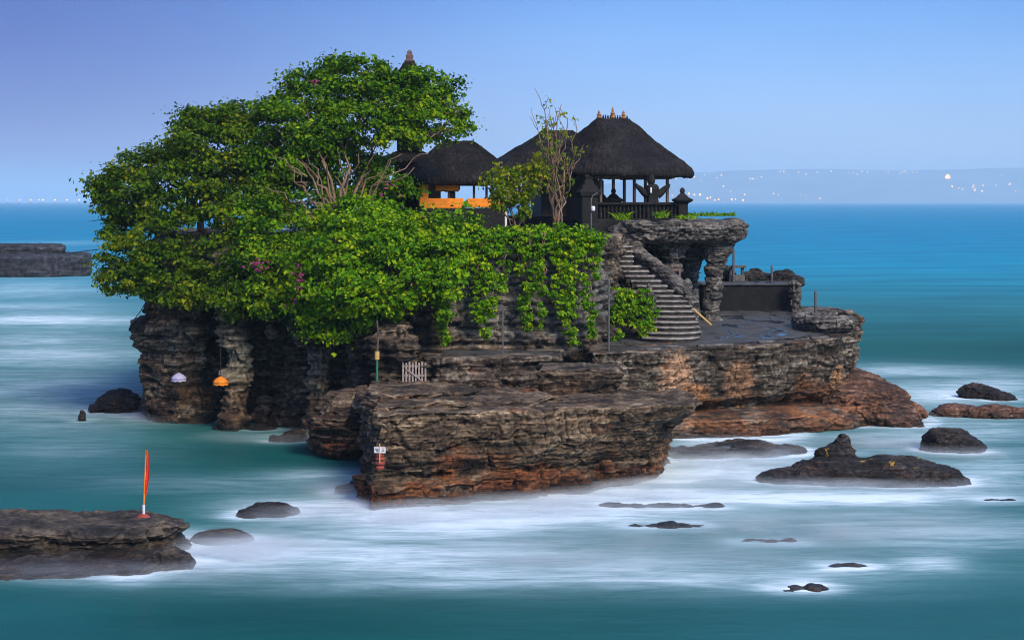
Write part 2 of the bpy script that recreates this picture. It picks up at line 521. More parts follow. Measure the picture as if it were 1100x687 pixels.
# ------------------------------------------------------------------ rock building
def ell(c, r, n=24, m=14, yaw=0.0):
    v, f = [], []
    ca, sa = math.cos(yaw), math.sin(yaw)
    v.append((c[0], c[1], c[2] - r[2]))
    for j in range(1, m):
        th = math.pi * j / m
        for k in range(n):
            a = 2 * math.pi * k / n
            x, y, z = r[0] * math.sin(th) * math.cos(a), r[1] * math.sin(th) * math.sin(a), -r[2] * math.cos(th)
            v.append((c[0] + x * ca - y * sa, c[1] + x * sa + y * ca, c[2] + z))
    v.append((c[0], c[1], c[2] + r[2]))
    for k in range(n):
        f.append([0, 1 + (k + 1) % n, 1 + k])
        f.append([len(v) - 1, 1 + (m - 2) * n + k, 1 + (m - 2) * n + (k + 1) % n])
    for j in range(m - 2):
        for k in range(n):
            f.append([1 + j * n + k, 1 + j * n + (k + 1) % n, 1 + (j + 1) * n + (k + 1) % n, 1 + (j + 1) * n + k])
    return v, f
def loft(rings):
    n = len(rings[0])
    v = [q for r_ in rings for q in r_]
    f = []
    for i in range(len(rings) - 1):
        for k in range(n):
            f.append([i * n + k, i * n + (k + 1) % n, (i + 1) * n + (k + 1) % n, (i + 1) * n + k])
    f.append(list(range(n - 1, -1, -1)))
    f.append([(len(rings) - 1) * n + k for k in range(n)])
    return v, f
def poly(pts):
    return [(X(px, y), y) for px, y in pts]
def prism(pl, levels):
    """levels: (z or function of x,y ; outward offset)"""
    n = len(pl)
    nr = []
    for i in range(n):
        a, b, c = Vector(pl[i - 1]), Vector(pl[i]), Vector(pl[(i + 1) % n])
        e1, e2 = (b - a).normalized(), (c - b).normalized()
        q = Vector((e1.y + e2.y, -e1.x - e2.x))
        nr.append(q.normalized() if q.length > 1e-6 else q)
    rings = []
    for z, off in levels:
        rg = []
        for i in range(n):
            x, y = pl[i][0] + nr[i].x * off, pl[i][1] + nr[i].y * off
            rg.append((x, y, z(x, y) if callable(z) else z))
        rings.append(rg)
    return loft(rings)
def column(pts, n=14):
    """pts: (x, y, z, rx, ry)"""
    return loft([[(x + rx * math.cos(2 * math.pi * k / n), y + ry * math.sin(2 * math.pi * k / n), z) for k in range(n)] for (x, y, z, rx, ry) in pts])
def remesh(shapes, voxel):
    mb = MB()
    for v, f in shapes:
        mb.add(v, f)
    me = bpy.data.meshes.new('tmp')
    me.from_pydata(mb.v, [], mb.f)
    me.update()
    o = bpy.data.objects.new('tmp', me)
    COL.objects.link(o)
    md = o.modifiers.new('r', 'REMESH')
    md.mode = 'VOXEL'
    md.voxel_size = voxel
    dg = bpy.context.evaluated_depsgraph_get()
    ev = o.evaluated_get(dg)
    m2 = bpy.data.meshes.new_from_object(ev)
    bpy.data.objects.remove(o)
    bpy.data.meshes.remove(me)
    nv = len(m2.vertices)
    co = np.empty(nv * 3, np.float32); m2.vertices.foreach_get('co', co)
    no = np.empty(nv * 3, np.float32); m2.vertices.foreach_get('normal', no)
    fa = np.empty(len(m2.loops), np.int32); m2.loops.foreach_get('vertex_index', fa)
    tot = np.empty(len(m2.polygons), np.int32); m2.polygons.foreach_get('loop_total', tot)
    bpy.data.meshes.remove(m2)
    if len(tot) and (tot == 4).all():
        faces = fa.reshape(-1, 4)
    else:
        faces, k = [], 0
        for q in tot:
            faces.append(fa[k:k + q].tolist()); k += q
    return co.reshape(-1, 3).astype(float), no.reshape(-1, 3).astype(float), faces
def cells(p, seed):
    """random value of the nearest jittered cell: broken blocks with sharp joints"""
    i = np.floor(p).astype(np.int64)
    best = np.full(len(p), 1e9); second = np.full(len(p), 1e9); val = np.zeros(len(p))
    for dx in (-1, 0, 1):
        for dy in (-1, 0, 1):
            for dz in (-1, 0, 1):
                a, b, c = i[:, 0] + dx, i[:, 1] + dy, i[:, 2] + dz
                d = (a + .5 + .42 * _hash(a, b, c, seed) - p[:, 0]) ** 2 + (b + .5 + .42 * _hash(a, b, c, seed + 1) - p[:, 1]) ** 2 + (c + .5 + .42 * _hash(a, b, c, seed + 2) - p[:, 2]) ** 2
                nb = d < best
                second = np.where(nb, best, np.minimum(second, d))
                best = np.where(nb, d, best)
                val = np.where(nb, _hash(a, b, c, seed + 3), val)
    return val, np.sqrt(second) - np.sqrt(best)
def weather(v, n, big=.30, small=.10, fine=.05, butt=.35, lump=.18, top=.07, seed=0, tilt=(0, 0), flute=0.0, warp=.35, crag=.08, round_=0.0, block=.13):
    """beds, ledges, joints and lumps cut into a rock"""
    p = v + seed * 13.7
    zz = v[:, 2] + .28 * vnoise(p * .11, 40) + .05 * vnoise(p * .6, 41) + tilt[0] * v[:, 0] + tilt[1] * v[:, 1]
    s = big * np.interp(zz, *ST_BIG) + small * np.interp(zz + .025 * vnoise(p * 1.3, 44), *ST_SMALL) + fine * np.interp(zz * 1.0 + .02 * vnoise(p * 2.1, 45), *ST_FINE)
    mask = .55 + .45 * vnoise(p * np.array([.35, .35, .8]), 42)      # beds come and go along the face
    b = butt * fbm(p * np.array([.55, .55, .09]), 3, 50 + seed)
    jn = np.abs(vnoise(p * np.array([1.1, 1.1, .16]), 60 + seed))     # vertical joints
    b = b - flute * np.clip(.22 - jn, 0, 1) / .22
    l = lump * fbm(p * np.array([.9, .9, 1.3]), 5, 70 + seed, .58)
    l = l + warp * fbm(p * np.array([.22, .22, .3]), 2, 110 + seed)
    rdg = 1 - np.abs(fbm(p * np.array([1.5, 1.5, 2.2]), 3, 120 + seed)) * 2      # creases
    l = l + crag * (rdg - .6) + crag * .8 * fbm(p * np.array([3.6, 3.6, 5.0]), 3, 130 + seed, .6)
    q = np.stack([p[:, 0], p[:, 1], zz + seed], 1)
    c1, e1 = cells(q * np.array([.75, .75, 1.7]) + .25 * fbm(p * 1.1, 2, 140)[:, None], 150 + seed)
    c2, e2 = cells(q * np.array([1.7, 1.7, 4.2]), 160 + seed)
    l = l + block * (c1 - .5 * np.clip(.10 - e1, 0, 1) / .10) + block * .45 * (c2 - .4 * np.clip(.12 - e2, 0, 1) / .12)
    hd = n.copy(); hd[:, 2] *= .25 + .5 * round_
    ln = np.linalg.norm(hd, axis=1, keepdims=True); hd = hd / np.maximum(ln, 1e-4)
    wv = np.clip(1.15 - n[:, 2] ** 2 * 1.1, 0, 1)
    d = (s * mask + b) * wv + l * (.35 + .65 * wv)
    out_ = v + hd * (d * np.clip(ln[:, 0] * 1.6, 0, 1))[:, None]
    out_[:, 2] += top * fbm(p * np.array([1.0, 1.0, .3]), 4, 90 + seed) * np.clip(n[:, 2], 0, 1)
    return out_
def rock(name, shapes, voxel, mat, label=None, cat='rock', kind=None, parent=None, origin=None, group=None, **kw):
    v, n, f = remesh(shapes, voxel)
    v = weather(v, n, **kw)
    o = link(name, v, f, mat, parent, origin, True, kind)
    if label:
        tag(o, label, cat, group)
    return o

# ------------------------------------------------------------------ the sea
def stroke_field(px, py, strokes):
    f = np.zeros_like(px)
    for (cx, cy, rx, ry, a) in strokes:
        f = f + a * np.exp(-((px - cx) / rx) ** 2 - ((py - cy) / ry) ** 2)
    return f
FOAM = [(470, 600, 260, 26, .30), (420, 585, 160, 18, .22), (450, 562, 120, 12, .8), (590, 550, 130, 12, .8), (690, 532, 70, 12, .6), (330, 600, 150, 22, .34), (500, 625, 220, 14, .20),
        (790, 505, 110, 15, .55), (745, 490, 70, 20, .45), (860, 534, 200, 8, .8), (1000, 545, 130, 26, .22), (800, 560, 240, 14, .20), (800, 470, 60, 12, .4),
        (1010, 425, 110, 12, .6), (960, 400, 90, 9, .42), (1080, 408, 60, 10, .4), (1020, 465, 110, 20, .38), (1060, 505, 80, 20, .36), (650, 585, 420, 46, .13),
        (660, 618, 200, 14, .20), (880, 615, 170, 18, .15), (1000, 605, 34, 8, .5), (866, 629, 20, 7, .45), (1020, 575, 130, 18, .22), (780, 640, 200, 8, .10),
        (330, 545, 90, 11, .5), (260, 520, 160, 9, .2), (230, 598, 80, 13, .45), (90, 618, 120, 9, .25), (350, 510, 60, 7, .3),
        (50, 344, 120, 5, .5), (30, 330, 100, 4, .38), (20, 312, 90, 5, .25), (60, 372, 90, 14, .12), (70, 430, 80, 26, .12), (60, 480, 80, 16, .12),
        (40, 400, 150, 70, .34), (20, 300, 120, 25, .18), (60, 262, 70, 3, .2), (150, 445, 40, 10, .2), (300, 470, 40, 5, .22)]
def foam_at(v):
    y = np.maximum(v[:, 1], 1.0)
    px = CX + v[:, 0] * F / y
    py = HY + H * F / y
    return stroke_field(px, py, FOAM)
def axis(lo, hi, step, end_lo, end_hi, g=1.16):
    a = list(np.arange(lo, hi + 1e-6, step))
    s = step
    while a[-1] < end_hi:
        s *= g; a.append(a[-1] + s)
    s = step
    while a[0] > end_lo:
        s *= g; a.insert(0, a[0] - s)
    return np.array(a)
gx = axis(-38, 38, .3, -24000, 24000)
gy = axis(46, 135, .3, -300, 36000)
GX, GY = np.meshgrid(gx, gy)
sv = np.stack([GX.ravel(), GY.ravel(), np.zeros(GX.size)], 1)
nx_, ny_ = len(gx), len(gy)
I = np.arange(nx_ * ny_).reshape(ny_, nx_)
sf = np.stack([I[:-1, :-1].ravel(), I[:-1, 1:].ravel(), I[1:, 1:].ravel(), I[1:, :-1].ravel()], 1)
wv_ = np.stack([sv[:, 0] * .06, sv[:, 1] * .16, np.zeros(len(sv))], 1)
strk = .75 * fbm(wv_ + .9 * fbm(wv_ * .7, 3, 5)[:, None], 5, 9, .6)
foam = np.clip(foam_at(sv) * (1.0 + 1.1 * strk), 0, 1.2)
near = np.exp(-((sv[:, 1] - 80) / 60) ** 2)
sv[:, 2] += near * .05 * fbm(np.stack([sv[:, 0] * .12, sv[:, 1] * .3, 0 * sv[:, 0]], 1), 3, 15)

def sea_mat():
    m, t, b = newmat('sea_water')
    geo = N(t, 'ShaderNodeNewGeometry').outputs['Position']
    at = N(t, 'ShaderNodeAttribute'); at.attribute_name = 'foam'
    sx = N(t, 'ShaderNodeSeparateXYZ'); t.links.new(geo, sx.inputs[0])
    # shallow green water by the shore, blue water offshore
    mr = N(t, 'ShaderNodeMapRange'); mr.inputs[1].default_value = 50; mr.inputs[2].default_value = 900
    mr.interpolation_type = 'SMOOTHERSTEP'
    lg = mathn(t, 'LOGARITHM', mathn(t, 'MAXIMUM', sx.outputs['Y'], 10.0), 10.0)
    mr.inputs[1].default_value = 1.75; mr.inputs[2].default_value = 3.0
    t.links.new(lg, mr.inputs[0])
    deep = ramp(t, [(0, (.006, .092, .088)), (.18, (.004, .088, .078)), (.35, (.016, .16, .19)), (.65, (.006, .23, .36)), (1, (.001, .20, .36))], mr.outputs[0]).outputs[0]
    sw = noise(t, mapping(t, geo, (.035, .11, 1)), 1.0, 6, .6, .4)
    deep = mixc(t, 1.0, deep, ramp(t, [(.3, (.72, .75, .78)), (.7, (1.3, 1.25, 1.2))], sw).outputs[0], 'MULTIPLY')
    fine = noise(t, mapping(t, geo, (.5, 2.1, 1), (0, 0, .10)), 1.0, 9, .7, 1.2)
    silk = noise(t, mapping(t, geo, (.15, .62, 1), (0, 0, -.10)), 1.0, 8, .66, 1.6)
    tx = mathn(t, 'ADD', mathn(t, 'MULTIPLY', fine, 1.7), mathn(t, 'MULTIPLY', silk, 2.5))
    fm = mathn(t, 'MULTIPLY', at.outputs['Fac'], mathn(t, 'SUBTRACT', tx, 1.02), True)
    fm = mathn(t, 'POWER', fm, .85)
    foamc = mixc(t, fm, (.27, .54, .60), (.70, .82, .88))
    c = mixc(t, mathn(t, 'MULTIPLY', fm, .97), deep, foamc)
    df = N(t, 'ShaderNodeBsdfDiffuse'); t.links.new(c, df.inputs[0])
    gl = N(t, 'ShaderNodeBsdfGlossy'); gl.inputs['Roughness'].default_value = .24
    ms = N(t, 'ShaderNodeMixShader'); t.links.new(mathn(t, 'MULTIPLY', mathn(t, 'SUBTRACT', 1.0, fm), .09), ms.inputs[0])
    t.links.new(df.outputs[0], ms.inputs[1]); t.links.new(gl.outputs[0], ms.inputs[2])
    t.links.new(ms.outputs[0], t.nodes['Material Output'].inputs[0])
    bn = N(t, 'ShaderNodeBump'); bn.inputs['Strength'].default_value = .35; bn.inputs['Distance'].default_value = .12
    t.links.new(noise(t, mapping(t, geo, (.7, 1.5, 1)), 1.0, 5, .6, .3), bn.inputs['Height']); t.links.new(bn.outputs[0], gl.inputs['Normal'])
    return m
M_SEA = sea_mat()
link('sea', sv, sf, M_SEA, kind='structure', attrs={'foam': foam})

# spray that a breaking sea keeps hanging low over the surf: several thin veils, one above the other
def mist_mat():
    m, t, b = newmat('sea_spray')
    geo = N(t, 'ShaderNodeNewGeometry').outputs['Position']
    at = N(t, 'ShaderNodeAttribute'); at.attribute_name = 'veil'
    n1 = noise(t, mapping(t, geo, (.3, .7, .9)), 1.0, 6, .6, .6)
    a = mathn(t, 'MULTIPLY', at.outputs['Fac'], ramp(t, [(.36, 0), (.62, 1)], n1).outputs[0], True)
    d = N(t, 'ShaderNodeBsdfDiffuse'); d.inputs[0].default_value = (.78, .83, .86, 1)
    tl = N(t, 'ShaderNodeBsdfTranslucent'); tl.inputs[0].default_value = (.78, .83, .86, 1)
    ad = N(t, 'ShaderNodeMixShader'); ad.inputs[0].default_value = .35
    t.links.new(d.outputs[0], ad.inputs[1]); t.links.new(tl.outputs[0], ad.inputs[2])
    tp = N(t, 'ShaderNodeBsdfTransparent')
    mx = N(t, 'ShaderNodeMixShader')
    t.links.new(a, mx.inputs[0]); t.links.new(tp.outputs[0], mx.inputs[1]); t.links.new(ad.outputs[0], mx.inputs[2])
    t.links.new(mx.outputs[0], t.nodes['Material Output'].inputs[0])
    return m
M_MIST = mist_mat()
VEIL = [(440, 556, 70, 12, .8), (560, 548, 90, 12, .75), (680, 530, 70, 14, .8), (770, 500, 70, 16, .8), (800, 486, 60, 5, .5), (860, 524, 70, 5, .45), (960, 526, 90, 5, .45),
        (330, 552, 70, 8, .5), (260, 590, 70, 12, .6), (90, 620, 120, 6, .3), (240, 600, 60, 12, .45), (960, 477, 70, 6, .4), (1030, 490, 60, 4, .4), (1050, 450, 70, 4, .5), (1050, 431, 60, 3, .4),
        (620, 600, 220, 20, .25), (880, 570, 160, 18, .25), (150, 448, 60, 6, .35), (300, 472, 60, 4, .4), (370, 530, 30, 6, .5)]
mx_ = np.arange(-20, 22.01, .4); my_ = np.arange(50, 104.01, .4)
MX, MY = np.meshgrid(mx_, my_)
I2 = np.arange(MX.size).reshape(MX.shape)
mf = np.stack([I2[:-1, :-1].ravel(), I2[:-1, 1:].ravel(), I2[1:, 1:].ravel(), I2[1:, :-1].ravel()], 1)
allv, allf, alla = [], [], []
off = 0
for k in range(7):
    z = .04 + .055 * k
    v = np.stack([MX.ravel(), MY.ravel(), np.full(MX.size, z)], 1)
    y = v[:, 1]
    fld = stroke_field(CX + v[:, 0] * F / y, HY + H * F / y, VEIL)
    v[:, 2] += .05 * fbm(v * np.array([.4, .6, 1]), 3, 30 + k)
    a = np.clip(fld * .62 * (1 - k / 8.0) ** 1.1, 0, .6)
    keep = (a[mf] > .012).any(1)
    fk = mf[keep]
    u, inv = np.unique(fk, return_inverse=True)
    allv.append(v[u]); alla.append(a[u]); allf.append(inv.reshape(-1, 4) + off)
    off += len(u)
link('sea_spray', np.concatenate(allv), np.concatenate(allf), M_MIST, kind='stuff', attrs={'veil': np.concatenate(alla)})

# ------------------------------------------------------------------ the far coast
hx = np.linspace(-2500, 9500, 160)
hy = np.linspace(11200, 17000, 24)
HX, HYY = np.meshgrid(hx, hy)
def hill_h(x, y):
    px = CX + x * F / 12000.0
    prof = np.interp(px, [480, 560, 640, 740, 830, 900, 1000, 1100, 1400, 2100], [0, 20, 110, 205, 222, 232, 228, 235, 200, 0])
    ramp_ = np.clip((y - 11300) / 900.0, 0, 1)
    return prof * ramp_ ** .8 * 1.02
hz = hill_h(HX, HYY) + 26 * fbm(np.stack([HX.ravel() / 900, HYY.ravel() / 900, 0 * HX.ravel()], 1), 4, 21).reshape(HX.shape) * np.clip((HYY - 11300) / 900, 0, 1)
hz = hz - 2
I3 = np.arange(HX.size).reshape(HX.shape)
hf = np.stack([I3[:-1, :-1].ravel(), I3[:-1, 1:].ravel(), I3[1:, 1:].ravel(), I3[1:, :-1].ravel()], 1)
M_HILL = plain('hill_scrub', (.13, .15, .12), .9, .4, .004)
link('hills', np.stack([HX.ravel(), HYY.ravel(), hz.ravel()], 1), hf, M_HILL, kind='structure')

def glow(name, c, s):
    m, t, b = newmat(name)
    b.inputs['Base Color'].default_value = (*c, 1)
    b.inputs['Emission Color'].default_value = (*c, 1)
    b.inputs['Emission Strength'].default_value = s
    return m
G_WARM = glow('lamp_glow_warm', (1, .42, .01), 4.5)
G_PALE = glow('lamp_glow_pale', (1, .58, .12), 2.6)
G_ORANGE = glow('lamp_glow_orange', (1, .36, .0), 5)

# ------------------------------------------------------------------ island rock
slope = lambda x, y: 4.22 + max(0, min(16, y - 86)) * .047
cliff = [
    prism(poly([(165, 95), (232, 93), (300, 91.5), (372, 88.5), (408, 84.5), (425, 83.6), (465, 83.6), (492, 84), (560, 85), (640, 86), (654, 88), (662, 95), (668, 99), (735, 102), (735, 113), (600, 122), (300, 118), (175, 108)]),
          [(-1.5, .2), (3, 0), (6, .1), (9.0, .15), (9.65, -.1)]),
    prism(poly([(152, 90.5), (190, 89.3), (222, 89.6), (230, 94), (165, 97)]), [(-1.5, .25), (.3, .15), (1.2, -.05), (2.6, .05), (3.6, .0), (4.4, .45), (5.0, .5), (5.4, .1), (6.1, -.1), (6.9, .2), (8.5, .6)]),
    prism(poly([(150, 92), (240, 88.2), (300, 87.2), (345, 86), (385, 84), (412, 82.4), (470, 82.8), (490, 84.5), (480, 92), (300, 98), (170, 99)]), [(6.2, -.8), (6.9, 0), (8.6, .1), (9.4, -.4)]),
    column([(X(252, 87.5), 87.6, -1.5, .85, .9), (X(250, 87.5), 87.6, .6, .75, .8), (X(254, 87.5), 87.5, 2.2, .7, .7), (X(257, 87.5), 87.5, 3.6, .62, .7), (X(252, 87.5), 87.6, 5.2, .85, .9), (X(250, 87.5), 88, 7, 1.4, 1.2)]),
    column([(X(338, 85.5), 85.6, -1.5, .7, .8), (X(345, 85.5), 85.6, 1.6, .5, .6), (X(345, 85.5), 85.6, 3.2, .5, .6), (X(340, 85.5), 85.8, 5, .9, .9), (X(335, 85.5), 86.4, 7, 1.5, 1.2)]),
    column([(X(312, 88), 88.6, -1.5, 1.3, .9), (X(314, 88), 88.6, 1.0, 1.1, .8), (X(312, 88), 89, 2.6, .8, .6), (X(312, 88), 89.4, 4.0, .6, .5)]),
    column([(X(375, 84), 85, -1.5, 1.3, .9), (X(378, 84), 85, 1.0, 1.1, .8), (X(384, 84), 85, 2.6, .9, .7), (X(388, 84), 84.6, 4.0, .7, .6), (X(390, 84), 84.2, 6.6, 1.0, .8)]),
    ell((X(206, 88.5), 88.9, 6.0), (.5, .5, 1.7)), ell((X(290, 87), 87.3, 6.0), (.45, .45, 1.5)), ell((X(322, 86), 86.2, 5.6), (.4, .4, 1.4)),
    ell((X(225, 91), 91, .9), (1.0, 1.0, .9)), ell((X(222, 91), 91.6, 2.4), (1.0, .9, .9)), ell((X(285, 90), 90, .6), (.8, .8, .8)),
    prism(poly([(404, 80.8), (436, 80.4), (440, 84.5), (398, 85)]), [(-1, .2), (2.6, .0), (3.8, -.1), (4.9, .15), (5.4, .2), (5.7, -.3)]),
    prism(poly([(458, 80.6), (474, 80.8), (474, 84.5), (456, 84.5)]), [(1, .1), (3.0, 0), (4.2, -.1)]),
    prism(poly([(655, 89.0), (700, 90.2), (702, 94.5), (668, 97), (650, 94)]), [(2, .1), (5, 0), (6.3, -.15), (6.7, -.5)]),
]
rock('island_cliff', cliff, .085, M_CLIFF, kind='structure', big=.30, small=.12, fine=.06, butt=.42, lump=.28, seed=1, flute=.10, crag=.12, block=.20)

terr = [
    prism(poly([(466, 79.9), (530, 80.2), (599, 81.0), (600, 86.6), (636, 87), (637, 82.0), (690, 83.4), (750, 85.2), (830, 87.2), (898, 89.4), (918, 92), (922, 97), (900, 106), (780, 111), (640, 113), (500, 110), (455, 84)]),
          [(-1.5, -.5), (.6, -.7), (1.2, -.9), (1.7, -.15), (2.4, .0), (3.2, .12), (3.7, .05), (4.0, .10), (slope, .02)]),
    prism(poly([(722, 83.8), (770, 84.0), (840, 85.2), (900, 87), (934, 89.5), (930, 95), (720, 95)]), [(-1.5, .4), (.3, .1), (.75, -.3), (1.05, -1.2)]),
    ell((X(912, 93), 93.4, 4.6), (.65, 1.3, 1.0)), ell((X(905, 97), 97, 4.4), (1.0, 1.6, .9)), ell((X(888, 99), 99.4, 4.7), (1.3, 1.0, .55)),
]
rock('rock_terrace', terr, .075, M_TERR, kind='structure', big=.18, small=.09, fine=.05, butt=.30, lump=.22, top=.02, seed=2, flute=.10, warp=.3, crag=.10, block=.15)
# paved walking surface on the terrace
pp = poly([(470, 80.7), (598, 81.7), (596, 87), (640, 87.4), (641, 82.8), (690, 84.1), (750, 86.0), (828, 88.0), (888, 90.4), (902, 92.5), (890, 97), (868, 104), (770, 106), (650, 100), (640, 88), (560, 87), (470, 86)])
def fill_poly(pl, zf, step=.35):
    from mathutils.geometry import tessellate_polygon
    P = np.array(pl)
    xs = np.arange(P[:, 0].min(), P[:, 0].max() + step, step); ys = np.arange(P[:, 1].min(), P[:, 1].max() + step, step)
    XX, YY = np.meshgrid(xs, ys)
    ins = np.zeros(XX.shape, bool)
    j = len(P) - 1
    for i in range(len(P)):
        c = ((P[i, 1] > YY) != (P[j, 1] > YY)) & (XX < (P[j, 0] - P[i, 0]) * (YY - P[i, 1]) / (P[j, 1] - P[i, 1] + 1e-12) + P[i, 0])
        ins ^= c
        j = i
    idx = np.arange(XX.size).reshape(XX.shape)
    fc = np.stack([idx[:-1, :-1].ravel(), idx[:-1, 1:].ravel(), idx[1:, 1:].ravel(), idx[1:, :-1].ravel()], 1)
    fc = fc[ins.ravel()[fc].all(1)]
    u, inv = np.unique(fc, return_inverse=True)
    xx, yy = XX.ravel()[u], YY.ravel()[u]
    return np.stack([xx, yy, np.array([zf(a, b) for a, b in zip(xx, yy)])], 1), inv.reshape(-1, 4)
pv, pf = fill_poly(pp, lambda x, y: slope(x, y) + .035)
pv[:, 2] += .03 * fbm(pv * .8, 3, 77)
link('terrace_floor', pv, pf, M_PAVE, kind='structure')
# temple court on top of the cliff
cp = poly([(250, 93), (420, 88), (500, 87), (640, 88.5), (662, 96), (672, 99.5), (728, 103), (728, 111), (600, 120), (310, 116)])
cv, cf = fill_poly(cp, lambda x, y: 9.75, .5)
link('temple_court', cv, cf, M_PAVE, kind='structure')

# front block
def topz(x, y):
    return 3.42 - max(0, y - 66) * .042
B0 = poly([(398, 64.3), (450, 65.2), (560, 67), (650, 69.2), (709, 71.6), (714, 77), (600, 80.5), (450, 82), (394, 81.5), (396, 70)])
B1 = poly([(397, 64.6), (450, 65.3), (560, 66.9), (652, 68.9), (712, 71.0), (716, 77), (600, 80.5), (450, 82), (392, 81.5), (396, 70)])
B2 = poly([(403, 64.9), (450, 65.2), (560, 66.8), (664, 68.7), (728, 70.6), (732, 77), (640, 80), (455, 81.6), (384, 81), (398, 69)])
B3 = poly([(407, 65.2), (450, 65.5), (560, 66.9), (664, 68.6), (747, 70.2), (745, 76), (660, 79.5), (465, 81.4), (384, 80.6), (402, 69)])
def ringz(pl, z):
    return [(x, y, z(x, y) if callable(z) else z) for x, y in pl]
blk = [prism(poly([(398, 67), (480, 67.6), (560, 69.5), (600, 72), (560, 78), (420, 79)]), [(2.8, 0), (3.3, .1), (lambda x, y: topz(x, y) + .16, -.1)]), prism(poly([(405, 71), (450, 70.8), (520, 73), (500, 79), (400, 79.5)]), [(2.8, 0), (lambda x, y: topz(x, y) + .34, -.1)]),
       loft([ringz(B0, -1.5), ringz(B0, .7), ringz([(x, y + .5) for x, y in B1], 1.05), ringz([(x, y + .35) for x, y in B1], 1.35), ringz(B1, 1.7), ringz(B2, 2.5), ringz(B3, 2.95), ringz(B3, topz)]),
       ell((X(380, 79), 79, 1.0), (1.9, 2.6, 1.9)), ell((X(402, 66.5), 66.6, .5), (.8, 1.0, .8))]
rock('rock_outcrop', blk, .05, M_BLOCK, 'big flat topped layered brown rock block with orange base in front of the island', 'rock',
     big=.20, small=.12, fine=.08, butt=.38, lump=.24, top=.22, seed=3, flute=.10, warp=.5, crag=.10, block=.17)
rock('rock_slab', [prism(poly([(577, 75.5), (664, 76.2), (667, 78.5), (580, 79)]), [(2.4, .1), (3.3, 0), (3.9, .12), (4.12, -.1)])], .06, M_CLIFF,
     'low dark rock slab lying on the back of the flat topped block below the dark gap', 'rock', big=.06, small=.08, butt=.15, lump=.18, top=.08, seed=4)
rock('rock_apron', [ell((X(925, 91), 91.5, .55), (2.6, 2.6, 1.5), yaw=-.2), ell((X(955, 90), 90.6, .2), (2.0, 2.2, 1.15), yaw=-.3), ell((X(968, 89), 89.6, -.2), (1.5, 1.6, 1.1)), ell((X(915, 94), 94, 1.2), (2.2, 2, 1.2))], .07, M_APRON,
     'reddish brown sloping rock at the foot of the terrace cliff, waves round it', 'rock', big=.16, small=.14, fine=.07, butt=.3, lump=.34, top=.2, seed=5, tilt=(.35, .1), crag=.18)

AW = 'rocks barely showing in the foam'
BOULD = 'dark boulders in the surf'
RK = []
def boulder(label, parts, mat=M_BOULDER, voxel=.05, seed=0, group=BOULD, name='boulder', lump=.16, **kw):
    """parts: (px, waterline y, half width m, depth m, height m, dx, dy)"""
    sh = []
    for (px, wy, hw, dp, ht, dy) in parts:
        y = YW(wy) + dp * .75 + dy
        RK.append((X(px, y), y, hw, dp, 1.0 if wy > 476 else .45))
        sh.append(ell((X(px, y), y, 0), (hw, dp, ht)))
    k = dict(big=.06, small=.06, fine=.03, butt=.15, lump=lump * 1.5, top=.16, seed=seed, warp=.1, crag=.10 if lump > .1 else .05, round_=.5, block=.10 if lump > .1 else .03)
    k.update(kw)
    return rock(name, sh, voxel, mat, label, 'rock', group=group, **k)
boulder('biggest black boulder in the foaming sea right of the block, humped with yellow lichen spots',
        [(905, 521, 2.6, 1.5, 1.05, 0), (955, 522, 2.9, 1.6, 1.05, 0), (868, 519, 1.9, 1.0, .65, 0), (905, 518, .75, .8, 1.85, .3), (898, 519, 1.4, .9, 1.4, .2), (1000, 522, 1.5, 1.0, .85, 0)], M_LICHEN, seed=6, voxel=.05)
boulder('rounded dark boulder behind the biggest boulder, right of the brown apron', [(1018, 486, 1.25, 1.1, 1.1, 0), (1035, 487, .9, .8, .75, 0)], seed=7)
boulder('long low dark rock at right edge, nearer of the two flat ones', [(1030, 448, 1.6, 1.0, .65, 0), (1070, 450, 1.9, 1.0, .75, 0)], M_APRON, seed=8)
boulder('small dark flat rock at right edge, farther of the two flat ones', [(1052, 428, 1.3, .9, .8, 0), (1075, 430, .9, .7, .5, 0)], seed=9)
boulder('wet brown shelf rock veiled by falling water below the terrace', [(800, 490, 2.5, 2.0, .48, 0), (750, 492, 1.9, 1.6, .26, 0), (840, 488, 1.2, 1.4, .26, 0)], M_LEDGE, seed=10)
boulder('dark boulder standing alone in the foam left of the block', [(290, 554, 1.0, .7, .5, 0), (270, 555, .6, .5, .3, 0)], seed=11)
boulder('low boulder half veiled by foam beside the ledge with the flag', [(238, 584, .95, .8, .33, 0)], M_LEDGE, seed=12, lump=.08)
boulder('small dark rock at the left foot of the flat topped block', [(370, 530, .5, .5, .35, 0), (378, 532, .4, .5, .5, .6)], seed=13)
boulder('dark rock in calm green water under the cave pillars', [(315, 474, .8, .6, .5, 0), (300, 474, .5, .5, .3, 0)], seed=14)
boulder('smooth dark boulder leaning on the left end of the cliff', [(128, 443, 1.5, 1.2, 1.15, 0), (105, 443, .6, .8, .5, 0)], seed=15)
boulder('tiny pointed rock standing in water at far left of the cliff', [(88, 452, .25, .3, .55, 0)], seed=16, lump=.06)
def awash(label, px, wy, hw, seed, mat=M_BOULDER, ht=.13, dp=.45):
    sh = []
    rg2 = random.Random(seed)
    n = max(3, int(hw * 5))
    for k in range(n):
        x = X(px, YW(wy)) + hw * (2 * k / (n - 1) - 1) + rg2.uniform(-.1, .1)
        RK.append((x, YW(wy), .4, .35, .6))
        sh.append(ell((x, YW(wy) + rg2.uniform(-.08, .12), -.10), (rg2.uniform(.4, .6), dp * rg2.uniform(.5, 1), .09 + ht * rg2.uniform(.1, .7))))
    return rock('boulder', sh, .035, mat, label, 'rock', group=AW, big=.02, small=.03, fine=.02, butt=.06, lump=.10, top=.14, seed=seed, warp=.02, crag=.09, round_=.5, block=.05)
